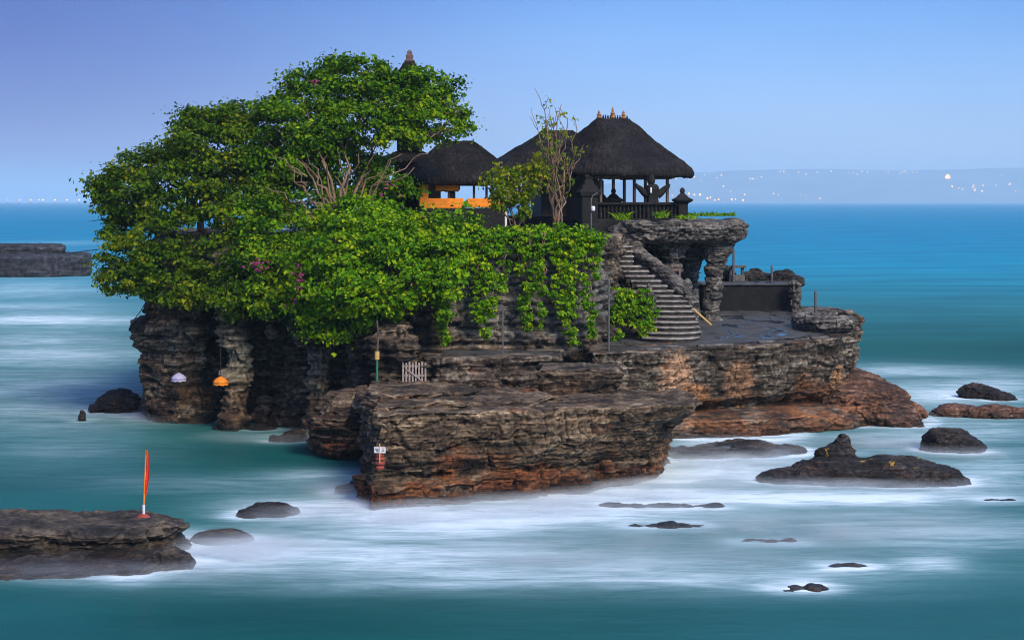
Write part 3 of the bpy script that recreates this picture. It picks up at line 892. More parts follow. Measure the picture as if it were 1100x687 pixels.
awash('thin line of barely showing rocks just right of the block', 712, 543, 1.9, 17, ht=.15)
awash('dark rock streak awash below the thin line of rocks', 716, 565, 1.0, 18, ht=.18)
awash('small round rock awash near the right edge below the biggest boulder', 1075, 537, .35, 19, ht=.25)
awash('low pair of rocks awash in the middle of the white foam', 825, 582, .75, 20, M_LEDGE)
awash('small pointed rock in the foam above the splash', 912, 608, .3, 21, M_LEDGE, ht=.2)
awash('dark rock with a little splash at lower right', 858, 632, .45, 22, M_LEDGE, ht=.22)
boulder('low lump of rock at the water edge under the left cliff pillar', [(470 - 190, 462, .8, .6, .3, 0)], seed=25, lump=.08)

rock('rock_ledge', [prism(poly([(-120, 55.4), (60, 55.4), (150, 55.6), (188, 56.2), (194, 57.2), (180, 58.6), (100, 59.2), (-120, 59.2)]), [(-1, .1), (.2, .1), (.5, -.15), (.72, .05), (.86, .0), (.97, -.3)]),
                    prism(poly([(-120, 52.6), (60, 52.9), (150, 53.2), (190, 54.4), (195, 57), (100, 60), (-120, 60)]), [(-1, .2), (.1, .0), (.24, -.5), (.3, -1.5)]), ell((X(180, 54), 54.4, .1), (.65, .6, .4))],
     .05, M_LEDGE, 'dark flat ledge at lower left carrying the red flag', 'rock', big=.08, small=.06, fine=.03, butt=.3, lump=.26, top=.2, seed=24, flute=.08, crag=.12)
rock('far_ledge', [prism(poly([(-60, 262), (60, 262), (95, 266), (98, 280), (-60, 280)]), [(-2, 0), (1.5, .2), (3.0, 0), (3.3, -.8)]), prism(poly([(-60, 266), (40, 266), (66, 268), (68, 278), (-60, 280)]), [(1, 0), (4.2, 0), (4.7, -.4)])],
     .22, M_FAR, 'far dark two stepped rock ledge in the sea at left edge', 'rock', big=.3, small=.15, fine=.05, butt=.5, lump=.4, seed=26)

# surf wrapping each rock, with a wake trailing off to the side
sea_o = bpy.data.objects['sea']
wash = np.zeros(len(sv))
def edge_wash(x, y, hx_, hy_, amp):
    dx, dy = sv[:, 0] - x, sv[:, 1] - y
    d = np.sqrt((dx / hx_) ** 2 + (dy / hy_) ** 2)
    wrap = amp * .9 * np.exp(-(np.maximum(d - .95, 0) * min(hx_, hy_) / .55) ** 2)
    wake = amp * .40 * np.exp(-((dy + .35 * hy_ - .06 * dx) / (hy_ * .9)) ** 2) * np.where(dx > 0, np.exp(-dx / (hx_ * 3.2)), np.exp(-(dx / (hx_ * 1.6)) ** 2))
    np.maximum(wash, np.maximum(wrap, wake), out=wash)
for q in RK:
    edge_wash(*q)
for px, y, hx_, hy_, amp in ((925, 91.5, 3.4, 3.4, .9), (955, 90.6, 2.4, 2.6, .9), (560, 71.5, 5.2, 5.2, .6), (700, 74.5, 2.4, 3.4, 1.0), (430, 70, 1.6, 5.6, .7), (170, 56.3, 1.3, 3.2, .7), (780, 86, 4, 3, .7)):
    edge_wash(X(px, y), y, hx_, hy_, amp)
foam2 = np.clip(foam + .75 * wash * (1 + 1.0 * strk), 0, 1.25)
sea_o.data.attributes['foam'].data.foreach_set('value', foam2.astype(np.float32))

# rock canopy on natural pillars
can = empty('rock_canopy', tuple(W(740, 342, 97)), 'overhanging rock roof on four rough stone pillars right of the stairs', 'rock arch')
rock('slab', [prism(poly([(650, 96.5), (680, 95.3), (730, 95), (770, 95.4), (797, 96.4), (800, 98), (770, 101.5), (720, 104), (662, 103)]), [(9.1, -.5), (9.3, -.1), (9.6, .05), (10.0, .0), (10.3, -.3)]),
              ell((X(788, 97), 97, 10.05), (.75, .9, .35)), ell((X(665, 96), 96.2, 9.4), (1.0, .9, .75)), ell((X(720, 96), 95.8, 9.9), (1.6, .9, .5)), ell((X(690, 96), 95.6, 9.95), (.9, .7, .42)), ell((X(755, 96), 96.0, 9.9), (1.2, .8, .45))],
     .06, M_CANOPY, parent=can, big=.08, small=.07, fine=.05, butt=.25, lump=.34, top=.2, seed=27, crag=.2, warp=.2, block=.1)
for q, pts in enumerate([
        [(765, 97.5, 4.4, .6), (764, 97.5, 5.3, .52), (766, 97.5, 6.6, .48), (767, 97.5, 7.8, .55), (770, 97.5, 8.7, .8), (772, 97.5, 9.3, 1.0)],
        [(746, 99.5, 4.4, .6), (744, 99.5, 5.4, .42), (741, 99.5, 6.6, .42), (741, 99.5, 7.7, .55), (742, 99.5, 8.7, .85), (742, 99.5, 9.3, 1.0)],
        [(722, 97, 4.0, .7), (721, 97, 5.6, .6), (722, 97, 7.0, .55), (724, 97, 8.2, .6), (724, 97, 9.2, .85)],
        [(684, 97.2, 4.0, .5), (684, 97.2, 7.2, .5), (681, 97.2, 7.9, .42), (680, 97.2, 8.6, .55), (678, 97.2, 9.3, .8)]]):
    rock('pillar', [column([(X(px, y), y, z, r_, r_) for px, y, z, r_ in pts])], .05, M_CANOPY, parent=can, big=.10, small=.10, fine=.05, butt=.12, lump=.16, seed=28 + q, crag=.08, warp=.05, block=.09)

# ------------------------------------------------------------------ staircase
stair = empty('staircase', tuple(W(720, 366, 88)), 'worn grey stone steps climbing from the terrace to the temple court', 'stairs')
NS = 15
keys = [(0, 690, 753), (1, 692, 754), (2, 695, 752), (3, 699, 750), (6, 702, 744), (8, 699, 733), (9, 690, 724), (11, 678, 710), (13, 667, 697), (15, 657, 681), (22, 650, 679)]
def kx(i, c):
    return float(np.interp(i, [k[0] for k in keys], [k[c] for k in keys]))
for i in range(22):
    zt = 4.55 + (7.95 - 4.55) * i / 14 if i <= 14 else 7.95 + (9.72 - 7.95) * (i - 14) / 7
    y = 87.9 + (93.2 - 87.9) * i / 14 if i <= 14 else 93.2 + (96.6 - 93.2) * (i - 14) / 7
    l, r_ = X(kx(i, 1), y), X(kx(i, 2), y)
    bul = .55 * max(0, 1 - i / 6) + .12
    front = []
    for k in range(13):
        a = k / 12
        front.append((l + (r_ - l) * a + random.uniform(-.02, .02), y - bul * (1 - (2 * a - 1) ** 2) + (.5 * max(0, 1 - i / 3)) * max(0, a - .75) * 4 + random.uniform(-.015, .015)))
    back = [(r_, y + .95), (l, y + .95)]
    if i == 0:
        zb = 4.0
    else:
        zb = zt - .42
    def rg(e, z):
        return [(x + (.5 - k / 12) * e, yy + e, z + .012 * math.sin(k * 2.3 + i)) for k, (x, yy) in enumerate(front)] + [(x, yy, z) for x, yy in back]
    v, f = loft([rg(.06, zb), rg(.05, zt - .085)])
    st_ = MB().add(v, f).build('step', M_RISER_SHADED, stair)
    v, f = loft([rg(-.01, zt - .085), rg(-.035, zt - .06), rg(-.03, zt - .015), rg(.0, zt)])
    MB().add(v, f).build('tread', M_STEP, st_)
rail = [(682, 262, 96), (684, 270, 95.3), (694, 278, 94.6), (708, 288, 93.6), (722, 300, 92.6), (734, 313, 91.6), (742, 322, 91.0), (746, 330, 90.6)]
rock('kerb', [MBs for MBs in [(lambda mb: (mb.v, mb.f))(MB().tube([W(*q) for q in rail], [.42, .4, .38, .38, .4, .4, .42, .36], 12)), ell(tuple(W(739, 306, 91.6)), (.24, .3, .34)), ell(tuple(W(747, 318, 91)), (.22, .3, .42)),
              (lambda mb: (mb.v, mb.f))(MB().tube([W(a, b + 9, c) for a, b, c in rail], [.34] * 8, 10)), (lambda mb: (mb.v, mb.f))(MB().tube([W(a, b + 20, c) for a, b, c in rail], [.34] * 8, 10))]],
     .05, M_CANOPY, parent=stair, big=.03, small=.04, fine=.03, butt=.06, lump=.12, seed=33, block=.03, warp=.05, crag=.05)
rock('newel', [column([(X(701, 89.2), 89.3, 4.3, .25, .3), (X(701, 89.2), 89.3, 6.2, .22, .28), (X(698, 89.2), 89.3, 6.75, .2, .25), (X(697, 89.2), 89.3, 7.15, .06, .08)])], .04, M_CANOPY, parent=stair, big=.04, small=.05, fine=.02, butt=.06, lump=.10, seed=34, block=.03, warp=.05, crag=.05)

pole = MB(); a, b = W(745, 332, 89.4), W(764, 349, 88.6)
pole.tube([a, a * .5 + b * .5, b], .055, 8).build('wooden_pole', M_YELLOW, None, tuple(b))
tag(bpy.data.objects['wooden_pole'], 'yellow wooden pole leaning at the right foot of the stairs', 'pole')

# ------------------------------------------------------------------ thatched roofs
def roof_mesh(cx, cy, yaw, a, b, rid, z0, z1, thick=.42, seed=0, sag=.10, ridw=.12, n=180, lev=34):
    ca, sa = math.cos(yaw), math.sin(yaw)
    th = np.linspace(0, 2 * np.pi, n, endpoint=False)
    def ring(hx_, hy_, pw):
        c, s = np.cos(th), np.sin(th)
        e = 2.0 / pw
        return np.sign(c) * np.abs(c) ** e * hx_, np.sign(s) * np.abs(s) ** e * hy_
    rows = []
    # underside, lip, slope
    for (fx, dz) in ((.10, .25), (.55, .20), (.90, .05), (.955, -.02), (.985, .04), (1.0, .16), (.995, .30), (.975, thick)):
        x, y = ring(a * fx, b * fx, 7)
        rows.append(np.stack([x, y, np.full(n, z0 + dz)], 1))
    base = len(rows)
    for t_ in np.linspace(.03, 1, lev):
        pw = 8 - 2.0 * t_
        x, y = ring((a * .975) * (1 - t_) + rid * t_, (b * .975) * (1 - t_) + ridw * t_, pw)
        z = z0 + thick + (z1 - z0 - thick) * (t_ - sag * math.sin(math.pi * t_))
        rows.append(np.stack([x, y, np.full(n, z)], 1))
    rr = np.stack(rows)                     # rows, n, 3
    p = rr.reshape(-1, 3)
    amp = np.repeat(np.array([0, 0, .3, .9, 1, 1, 1, 1] + [1] * lev), n)
    ang = np.tile(th, len(rows))
    q = np.stack([np.cos(ang) * 9, np.sin(ang) * 9, p[:, 2] * 2.2], 1)
    d = .05 * fbm(p * 3.0 + seed, 4, 3 + seed) + .07 * fbm(q * 1.4 + seed, 4, 8 + seed)
    p = p.copy()
    p[:, 2] += d * amp * 1.2
    rad = p[:, :2] / np.maximum(np.linalg.norm(p[:, :2], axis=1, keepdims=True), .1)
    p[:, :2] += rad * (d * amp)[:, None]
    lip = np.repeat(np.array([0, 0, 0, 1, 1, .6, .3, .1] + [0] * lev), n)
    p[:, 2] += lip * .07 * fbm(np.stack([np.cos(ang) * 30, np.sin(ang) * 30, 0 * ang], 1), 3, 19 + seed)
    v = np.stack([cx + p[:, 0] * ca - p[:, 1] * sa, cy + p[:, 0] * sa + p[:, 1] * ca, p[:, 2]], 1)
    f = []
    L = len(rows)
    for i in range(L - 1):
        for k in range(n):
            f.append([i * n + k, i * n + (k + 1) % n, (i + 1) * n + (k + 1) % n, (i + 1) * n + k])
    f.append(list(range(n - 1, -1, -1)))
    f.append([(L - 1) * n + k for k in range(n)])
    return v, f
def local(cx, cy, yaw):
    ca, sa = math.cos(yaw), math.sin(yaw)
    return lambda x, y, z: (cx + x * ca - y * sa, cy + x * sa + y * ca, z)

# open pavilion at the right
PC = (5.75, 99.6); PYAW = math.atan2(3.5, 5.66)
pav = empty('pavilion', (PC[0], PC[1], 9.75), 'large open pavilion at the right with gold ornaments on its black thatched ridge', 'pavilion', 'thatched pavilions of the temple')
L1 = local(*PC, PYAW)
rv, rf = roof_mesh(PC[0], PC[1], PYAW, 3.8, 3.45, 1.05, 12.75, 16.1, seed=1, sag=.015, ridw=.25)
roof = link('roof', rv, rf, M_THATCH, pav)
orn = MB()
for k in range(13):
    s = -1.0 + 2.0 * k / 12
    orn.lathe(L1(s, 0, 16.1), [(.05, 0), (.06, .08), (.03, .13), (.04, .16), (.01, .22)], 8)
orn.build('ridge_crest', M_DARKSTONE, roof)
for s, hgt, m_ in ((-.95, .42, M_GOLD), (0, .62, M_GOLD), (.75, .46, M_GOLD)):
    MB().lathe(L1(s, 0, 16.1), [(.13 * q, z * hgt) for q, z in ((1, 0), (1.25, .15), (.7, .3), (1.05, .48), (.5, .66), (.6, .8), (.1, 1.1))], 12).build('finial', m_, roof)
for x, y in ((-2.3, -2.1), (2.3, -2.1), (-2.3, 2.1), (2.3, 2.1), (0, -2.1), (0, 2.1), (2.3, 0)):
    MB().box(L1(x, y, 11.3), (.15, .15, 3.1), PYAW, .02).box(L1(x, y, 10.75), (.24, .24, .5), PYAW, .03).build('post', M_POST, pav)
bm_ = MB()
for y in (-2.1, 2.1):
    bm_.box(L1(0, y, 12.78), (5.6, .16, .2), PYAW, .02)
for x in (-2.3, 2.3):
    bm_.box(L1(x, 0, 12.74), (.16, 5.0, .2), PYAW, .02)
bm_.build('beam', M_POST, pav)
MB().box(L1(0, 0, 10.05), (5.8, 5.4, .7), PYAW, .06).build('base', M_DARKSTONE, pav)
MB().box(L1(-1.5, .6, 11.3), (1.4, 1.8, 2.6), PYAW, .05).build('inner_shrine', M_WOOD, pav)

PC2 = (X(600, 107), 107.2)
pv2 = empty('pavilion', (PC2[0], PC2[1], 9.75), 'black thatched pavilion half hidden behind the thin bare tree', 'pavilion', 'thatched pavilions of the temple')
rv, rf = roof_mesh(PC2[0], PC2[1], .25, 4.6, 3.4, .9, 12.95, 15.75, seed=2, sag=.02)
link('roof', rv, rf, M_THATCH, pv2)
L2 = local(*PC2, .25)
for x, y in ((-2.8, -2.3), (2.8, -2.3), (-2.8, 2.3), (2.8, 2.3), (-1, -2.3), (1, -2.3)):
    MB().box(L2(x, y, 11.4), (.17, .17, 3.3), .25, .02).build('post', M_WOOD, pv2)
MB().box(L2(0, 0, 10.1), (6.4, 5.6, .8), .25, .06).build('base', M_DARKSTONE, pv2)
MB().box(L2(.6, .8, 11.6), (3.6, 2.6, 2.4), .25, .05).build('wall', M_WOOD, pv2)

PC3 = (X(492, 98), 98.6)
pv3 = empty('pavilion', (PC3[0], PC3[1], 9.75), 'smaller thatched pavilion hung with orange cloth between the tree and the shrub', 'pavilion', 'thatched pavilions of the temple')
rv, rf = roof_mesh(PC3[0], PC3[1], .12, 3.35, 2.8, .8, 12.3, 14.8, seed=3, sag=-.03, ridw=.35)
link('roof', rv, rf, M_THATCH, pv3)
L3 = local(*PC3, .12)
for x, y in ((-2.1, -1.9), (2.1, -1.9), (-2.1, 1.9), (2.1, 1.9), (-.7, -1.9), (.7, -1.9), (1.4, -1.9)):
    MB().box(L3(x, y, 11.2), (.13, .13, 2.4), .12, .02).build('post', M_WOOD, pv3)
MB().box(L3(0, 0, 10.4), (4.8, 4.3, 1.2), .12, .06).build('base', M_DARKSTONE, pv3)
MB().box(L3(-1.0, -2.05, 11.28), (2.2, .09, .55), .12, .03).box(L3(1.25, -2.05, 11.3), (1.9, .09, .5), .12, .03).build('cloth', M_ORANGE, pv3)
MB().box(L3(-2.1, -2.05, 11.75), (.5, .07, 1.2), .12, .03).box(L3(-.8, -2.05, 12.2), (1.3, .06, .45), .12, .02).build('hanging', M_ORANGE, pv3)
MB().box(L3(-.5, -1.7, 11.4), (.35, .35, 2.0), .12, .03).build('pillar', M_DARKSTONE, pv3)
MB().box(L3(-1.45, 1.2, 11.9), (1.1, .1, .7), .12, .02).build('panel', M_PICKET, pv3)
MB().box(L3(2.75, .5, 11.4), (.14, .14, 3.0), .12, .02).build('white_post', M_WHITE, pv3)

# tiered shrine tower behind the big tree
MC = (X(440, 104), 104.0)
meru = empty('shrine_tower', (MC[0], MC[1], 9.75), 'tiered black thatched shrine tower rising behind the big tree, only its tip clear', 'shrine')
MB().square((MC[0], MC[1], 9.6), [(1.5, 0), (1.5, .9), (1.25, 1.0), (1.25, 2.6)]).build('base', M_DARKSTONE, meru)
zs = [12.0, 13.6, 15.05, 16.4, 17.6, 18.7]
wd = [2.9, 2.4, 1.95, 1.55, 1.2, .88]
for k in range(6):
    rv, rf = roof_mesh(MC[0], MC[1], .1, wd[k], wd[k], .25, zs[k], zs[k] + (.95 if k < 5 else 1.05), thick=.22, seed=4 + k, ridw=.25, n=80, lev=12)
    link('roof', rv, rf, M_THATCH, meru)
    if k < 5:
        MB().square((MC[0], MC[1], zs[k] + .8), [(wd[k] * .3, 0), (wd[k] * .3, zs[k + 1] - zs[k] - .5)]).build('storey', M_WOOD, meru)
MB().square((MC[0], MC[1], 19.65), [(.26, 0), (.30, .1), (.2, .2), (.22, .42), (.13, .52), (.15, .62), (.05, .75)]).build('finial', M_POST, meru)

# ------------------------------------------------------------------ balustrade, statue, gate pillar
by = 96.4
bal = empty('balustrade', tuple(W(690, 240, by)), 'black stone balustrade with capped end pillar along the court edge', 'balustrade')
x0, x1 = X(641, by), X(738, by)
MB().box(((x0 + x1) / 2, by, 10.05), (x1 - x0, .42, .75), 0, .05).build('plinth', M_DARKSTONE, bal)
MB().box(((x0 + x1) / 2, by, 11.26), (x1 - x0 + .1, .36, .16), 0, .04).build('rail', M_DARKSTONE, bal)
for k in range(22):
    x = x0 + .2 + (x1 - x0 - .4) * k / 21
    MB().lathe((x, by, 10.4), [(.06, 0), (.075, .15), (.05, .3), (.085, .5), (.05, .72), (.07, .8)], 8).build('baluster', M_DARKSTONE, bal)
MB().box(((x0 + x1) / 2, by + .14, 10.8), (x1 - x0, .06, .8), 0).build('back_panel', M_DARKSTONE, bal)
FIN = [(.30, 0), (.30, 1.55), (.36, 1.6), (.40, 1.72), (.34, 1.82), (.20, 1.95), (.11, 2.02), (.15, 2.12), (.12, 2.24), (.04, 2.32)]
WING = [(.27, 0), (.27, 1.5), (.33, 1.55), (.5, 1.66), (.52, 1.74), (.3, 1.86), (.19, 2.0), (.09, 2.08), (.13, 2.2), (.1, 2.32), (.03, 2.4)]
for px, y, s in ((733, by, 1.0), (659, 98.4, 1.0), (646, 98.2, .85)):
    p = MB().square((X(px, y), y, 9.75), [(h * s, z) for h, z in WING], .1).build('pillar', M_DARKSTONE, bal)
gp = MB().square((X(632, 95.5), 95.5, 9.7), [(.55, 0), (.55, .4), (.46, .5), (.46, 1.9), (.56, 1.98), (.62, 2.2), (.5, 2.34), (.42, 2.5), (.3, 2.6), (.2, 2.9), (.24, 3.05), (.08, 3.25)], .15).build('gate_pillar', M_DARKSTONE, None, (X(632, 95.5), 95.5, 9.7))
tag(gp, 'stout black gate pillar at the head of the stairs, left end of the balustrade', 'pillar')

sx_, sy_ = X(701, 96.9), 96.9
stt = empty('shrine_statue', (sx_, sy_, 11.0), 'black stone figure with upswept wings standing over the balustrade', 'statue')
MB().square((sx_, sy_, 10.3), [(.46, 0), (.46, .85), (.32, .95), (.27, 1.3), (.33, 1.75), (.28, 1.95), (.17, 2.05)], .1).build('body', M_DARKSTONE, stt)
MB().lathe((sx_ - .08, sy_, 12.3), [(.12, 0), (.2, .1), (.23, .25), (.2, .42), (.14, .5), (.1, .58), (.03, .68)], 14).build('head', M_DARKSTONE, stt)
for s in (-1, 1):
    MB().tube([(sx_ + s * .25, sy_, 11.75), (sx_ + s * .5, sy_, 11.9), (sx_ + s * .72, sy_, 12.12), (sx_ + s * .86, sy_, 12.22), (sx_ + s * .93, sy_, 12.36)], [.26, .2, .15, .12, .07], 10).build('wing', M_DARKSTONE, stt)
MB().box((sx_ - .12, sy_ - .42, 12.0), (.1, .05, .3), .1, .02).build('white_ribbon', M_WHITE, stt)

# lamp post by the stairs
lp = empty('lamp_post', tuple(W(635, 248, 92)), 'thin black lamp post with small white lamp beside the gate pillar', 'lamp post')
MB().tube([W(635, 262, 92), W(635, 214, 92), W(637, 210, 92), W(642, 207, 92)], .04, 8).build('pole', M_METAL, lp)
MB().lathe(tuple(W(637, 227, 91.9)), [(.05, 0), (.11, .05), (.12, .2), (.07, .28)], 12).build('lamp', M_WHITE, lp)

# ------------------------------------------------------------------ terrace furniture
plat = empty('stone_platform', tuple(W(812, 333, 101.5)), 'long low black walled platform with wet top at the back of the terrace', 'platform')
pa, pb = X(755, 102), X(853, 102)
MB().box(((pa + pb) / 2, 104.0, 5.55), (pb - pa, 4.0, 1.86), 0, .05).build('wall', M_BLACK, plat)
MB().box(((pa + pb) / 2, 104.0, 6.52), (pb - pa + .15, 4.2, .08), 0, .02).build('top_slab', M_PAVE, plat)
rock('stone_bank', [ell((X(805 + k * 8, 106.5), 106.6 + .2 * math.sin(k), 6.5), (.75, .6, .62 + .25 * math.sin(k * 1.7))) for k in range(7)] + [ell((X(782, 106), 106.2, 6.6), (.6, .5, .75))], .07, M_BOULDER,
     'bank of dark boulders along the back of the black platform', 'rocks', big=.05, small=.06, butt=.15, lump=.2, seed=40)
rock('rock_pinnacle', [column([(X(857, 101), 101.2, 4.2, .7, .7), (X(856, 101), 101.2, 5.4, .55, .6), (X(855, 101), 101.2, 6.3, .42, .5), (X(853, 101), 101.2, 7.0, .18, .2)])], .05, M_CANOPY,
     'upright pointed rock at the right end of the black platform', 'rock', big=.05, small=.06, butt=.2, lump=.25, seed=41)
rg_ = [(X(887, 93) + 1.25 * math.cos(a), 93.4 + 1.9 * math.sin(a), 4.95) for a in np.linspace(0, 2 * math.pi, 25)[:-1]]
mbx = MB()
for k in range(24):
    mbx.add(*ell(rg_[k], (.30, .36, .42), 10, 8))
rock('stone_ring', [(mbx.v, mbx.f)], .05, M_CANOPY, 'low round ring wall of grey stones at the right corner of the terrace', 'stone ring', big=.03, small=.05, butt=.08, lump=.16, seed=42)
sy2 = 105.3
shr = empty('small_shrine', tuple(W(790, 300, sy2)), 'tiny open stone shrine on the black platform beside a tall post', 'shrine')
bx = X(791, sy2)
MB().box((bx, sy2, 6.75), (.95, .6, .4), 0, .04).build('base', M_GREYSTONE, shr)
for s in (-.36, .36):
    MB().box((bx + s, sy2, 7.15), (.16, .3, .5), 0, .02).build('side_pier', M_GREYSTONE, shr)
MB().box((bx, sy2, 7.46), (1.15, .7, .14), 0, .03).build('roof_slab', M_GREYSTONE, shr)
POSTS = 'short posts on the terrace'
def post(label, px, y0, y1, Y, r_=.07, mat=M_METAL, name='post'):
    a, b = W(px, y1, Y), W(px, y0, Y)
    o = MB().lathe((a[0], Y, a[2]), [(r_, 0), (r_, (b[2] - a[2]) - .05), (r_ * .6, b[2] - a[2])], 10).build(name, mat, None, tuple(a))
    return tag(o, label, 'post', POSTS)
post('tall dark post in front of the tiny stone shrine', 788, 268, 302, 104.8)
post('short grey post on the boulder bank behind the black platform', 829, 285, 303, 106)
post('grey post on the ring wall at the terrace corner', 876, 312, 336, 94.5)
post('small pale stump on the low dark rock slab', 627, 389, 399, 77, .09, M_GREYSTONE)
post('thin dark railing post at the left foot of the vine covered stair wall', 654, 300, 383, 83.6, .05)
rp = empty('railing_post', tuple(W(540, 382, 80.8)), 'black metal post with a cross bar on the terrace edge under the vines', 'post')
MB().tube([W(540, 384, 80.8), W(540, 330, 80.8)], .045, 8).build('pole', M_METAL, rp)
MB().tube([W(528, 331, 80.8), W(545, 330, 80.8)], .04, 8).build('cross_bar', M_METAL, rp)
# offering bench under the canopy
of = empty('offering_table', tuple(W(716, 290, 95.2)), 'low table with an orange offering between the canopy pillars', 'table')
MB().box(tuple(W(716, 290, 95.4)), (1.5, .7, .1), .15, .02).build('table_top', M_POST, of)
MB().box(tuple(W(709, 287, 95.4)), (.35, .3, .16), .15, .04).build('offering', M_ORANGE, of)
for k, px in enumerate((703, 729)):
    c = W(px, 300, 95.4)
    MB().box((c[0], c[1], c[2] - .3), (.1, .5, 1.6), .15, .01).build('leg', M_POST, of)

# pale kerb stones at the terrace lip
for px, Y, ln, lb in ((768, 86.25, 1.9, 'longest pale kerb stone on the terrace lip below the stairs'), (823, 87.5, .9, 'short pale kerb stone in the middle of the terrace lip'),
                      (880, 89.3, 1.0, 'pale kerb stone at the terrace corner below the ring wall'), (702, 84.0, .8, 'pale kerb stone on the lip over the broken orange rock face')):
    c = W(px, 372, Y)
    c = np.array((c[0], Y, slope(c[0], Y) + .05))
    tag(MB().box(tuple(c), (ln, .3, .14), .28, .05).build('kerb_stone', M_GREYSTONE, None, tuple(c)), lb, 'kerb', 'kerb stones on the terrace lip')

# picket gate in the cleft
gy_ = 80.3
gate = empty('picket_gate', tuple(W(446, 417, gy_)), 'grey wooden picket gate closing the cleft between rocks', 'gate')
for k in range(8):
    px = 433 + 24 * k / 7
    a, b = W(px, 417, gy_), W(px, 388 + (1.5 if k % 2 else 0), gy_)
    MB().box(((a[0]), gy_, (a[2] + b[2]) / 2), (.085, .04, b[2] - a[2]), 0, .01).build('picket', M_PICKET, gate)
for py in (393, 403, 413):
    c = W(445, py, gy_ + .05)
    MB().box(tuple(c), (1.1, .04, .09), 0, .01).build('rail', M_PICKET, gate)
d0, d1 = W(436, 396, gy_ - .04), W(456, 411, gy_ - .04)
MB().tube([d0, d1], .03, 6).build('brace', M_PICKET, gate)

gpole = empty('striped_pole', tuple(W(405, 421, 79.6)), 'green pole with a yellow band and dark top standing left of the picket gate', 'pole')
MB().tube([W(405, 423, 79.6), W(405, 386, 79.6)], .055, 8).build('green_shaft', M_GREEN, gpole)
MB().tube([W(405, 386, 79.6), W(405, 377, 79.6)], .11, 10).build('yellow_band', M_YELLOW, gpole)
MB().tube([W(405, 377, 79.6), W(406.5, 360, 79.6), W(405, 344, 79.6)], [.06, .05, .04], 8).build('upper_shaft', M_BARK, gpole)

# ------------------------------------------------------------------ hanging ceremonial umbrellas
def umbrella(label, px, py, Y, mat, top):
    c = W(px, py, Y)
    e = empty('ceremonial_umbrella', (c[0], c[1], c[2] - .45), label, 'umbrella', 'hanging ceremonial umbrellas')
    mb = MB(); n = 40
    prof = [(.02, .23), (.11, .19), (.25, .11), (.38, -.02), (.37, -.10), (.345, -.11), (.35, -.03), (.02, .18)]
    v, f = [], []
    for (r_, z) in prof:
        for k in range(n):
            a = 2 * math.pi * k / n
            q = 1 + .03 * math.cos(8 * a) * (1 if r_ > .1 else 0)
            v.append((c[0] + r_ * q * math.cos(a), c[1] + r_ * q * math.sin(a), c[2] + z))
    for i in range(len(prof) - 1):
        for k in range(n):
            f.append([i * n + k, i * n + (k + 1) % n, (i + 1) * n + (k + 1) % n, (i + 1) * n + k])
    cn = mb.add(v, f).build('canopy', mat, e, smooth=True)
    MB().tube([(c[0], c[1], c[2] - .5), (c[0], c[1], c[2] + .5)], .022, 6).build('stick', M_WOOD, e)
    MB().tube([(c[0], c[1], c[2] + .45), (c[0], c[1] + .1, top)], .010, 5).build('cord', M_ROPE, e)
    t_ = MB(); v, f = [], []
    for k in range(48):
        a = 2 * math.pi * k / 48
        for r_, z in ((.372, -.11), (.378, -.17 - .035 * abs(math.sin(k * math.pi / 6))), (.366, -.17 - .035 * abs(math.sin(k * math.pi / 6))), (.362, -.11)):
            v.append((c[0] + r_ * math.cos(a), c[1] + r_ * math.sin(a), c[2] + z))
    for k in range(48):
        for j in range(4):
            f.append([k * 4 + j, ((k + 1) % 48) * 4 + j, ((k + 1) % 48) * 4 + (j + 1) % 4, k * 4 + (j + 1) % 4])
    t_.add(v, f).build('fringe', mat, cn)
umbrella('white cloth umbrella hanging in front of the left cliff face', 192, 405, 88.3, M_LILAC, 7.0)
umbrella('orange cloth umbrella hanging in the cave beside the pale pillar', 237, 409, 86.4, M_ORANGE, 7.0)

# ------------------------------------------------------------------ flag and sign
fb = W(154, 546, 57.4)
fb[2] = .97
flag = empty('flag', tuple(fb), 'red flag furled on an orange pole standing on the dark ledge', 'flag')
ft = W(157, 483, 57.4)
MB().tube([fb, fb * .5 + ft * .5, ft], [.03, .028, .02], 8).build('pole', M_ORANGE, flag)
MB().lathe(tuple(fb - np.array([0, 0, .08])), [(.24, 0), (.24, .12), (.16, .2), (.1, .24)], 12).build('foot', M_ROLL, flag)
MB().lathe(tuple(fb + np.array([.01, 0, .14])), [(.045, 0), (.045, .32)], 10).build('white_sleeve', M_WHITE, flag)
v, f = [], []
for i in range(15):
    t_ = i / 14
    for k in range(7):
        s = k / 6
        p = ft * (1 - t_ * .62) + fb * (t_ * .62)
        wd_ = (.03 + .09 * math.sin(math.pi * min(1, t_ * 1.1)) ** .7)
        v.append((p[0] + .015 + s * wd_, p[1] + .05 * math.sin(s * 9 + t_ * 4), p[2] - .25 * s * t_))
for i in range(14):
    for k in range(6):
        f.append([i * 7 + k, i * 7 + k + 1, (i + 1) * 7 + k + 1, (i + 1) * 7 + k])
MB().add(v, f).build('cloth', M_RED, flag, smooth=True)

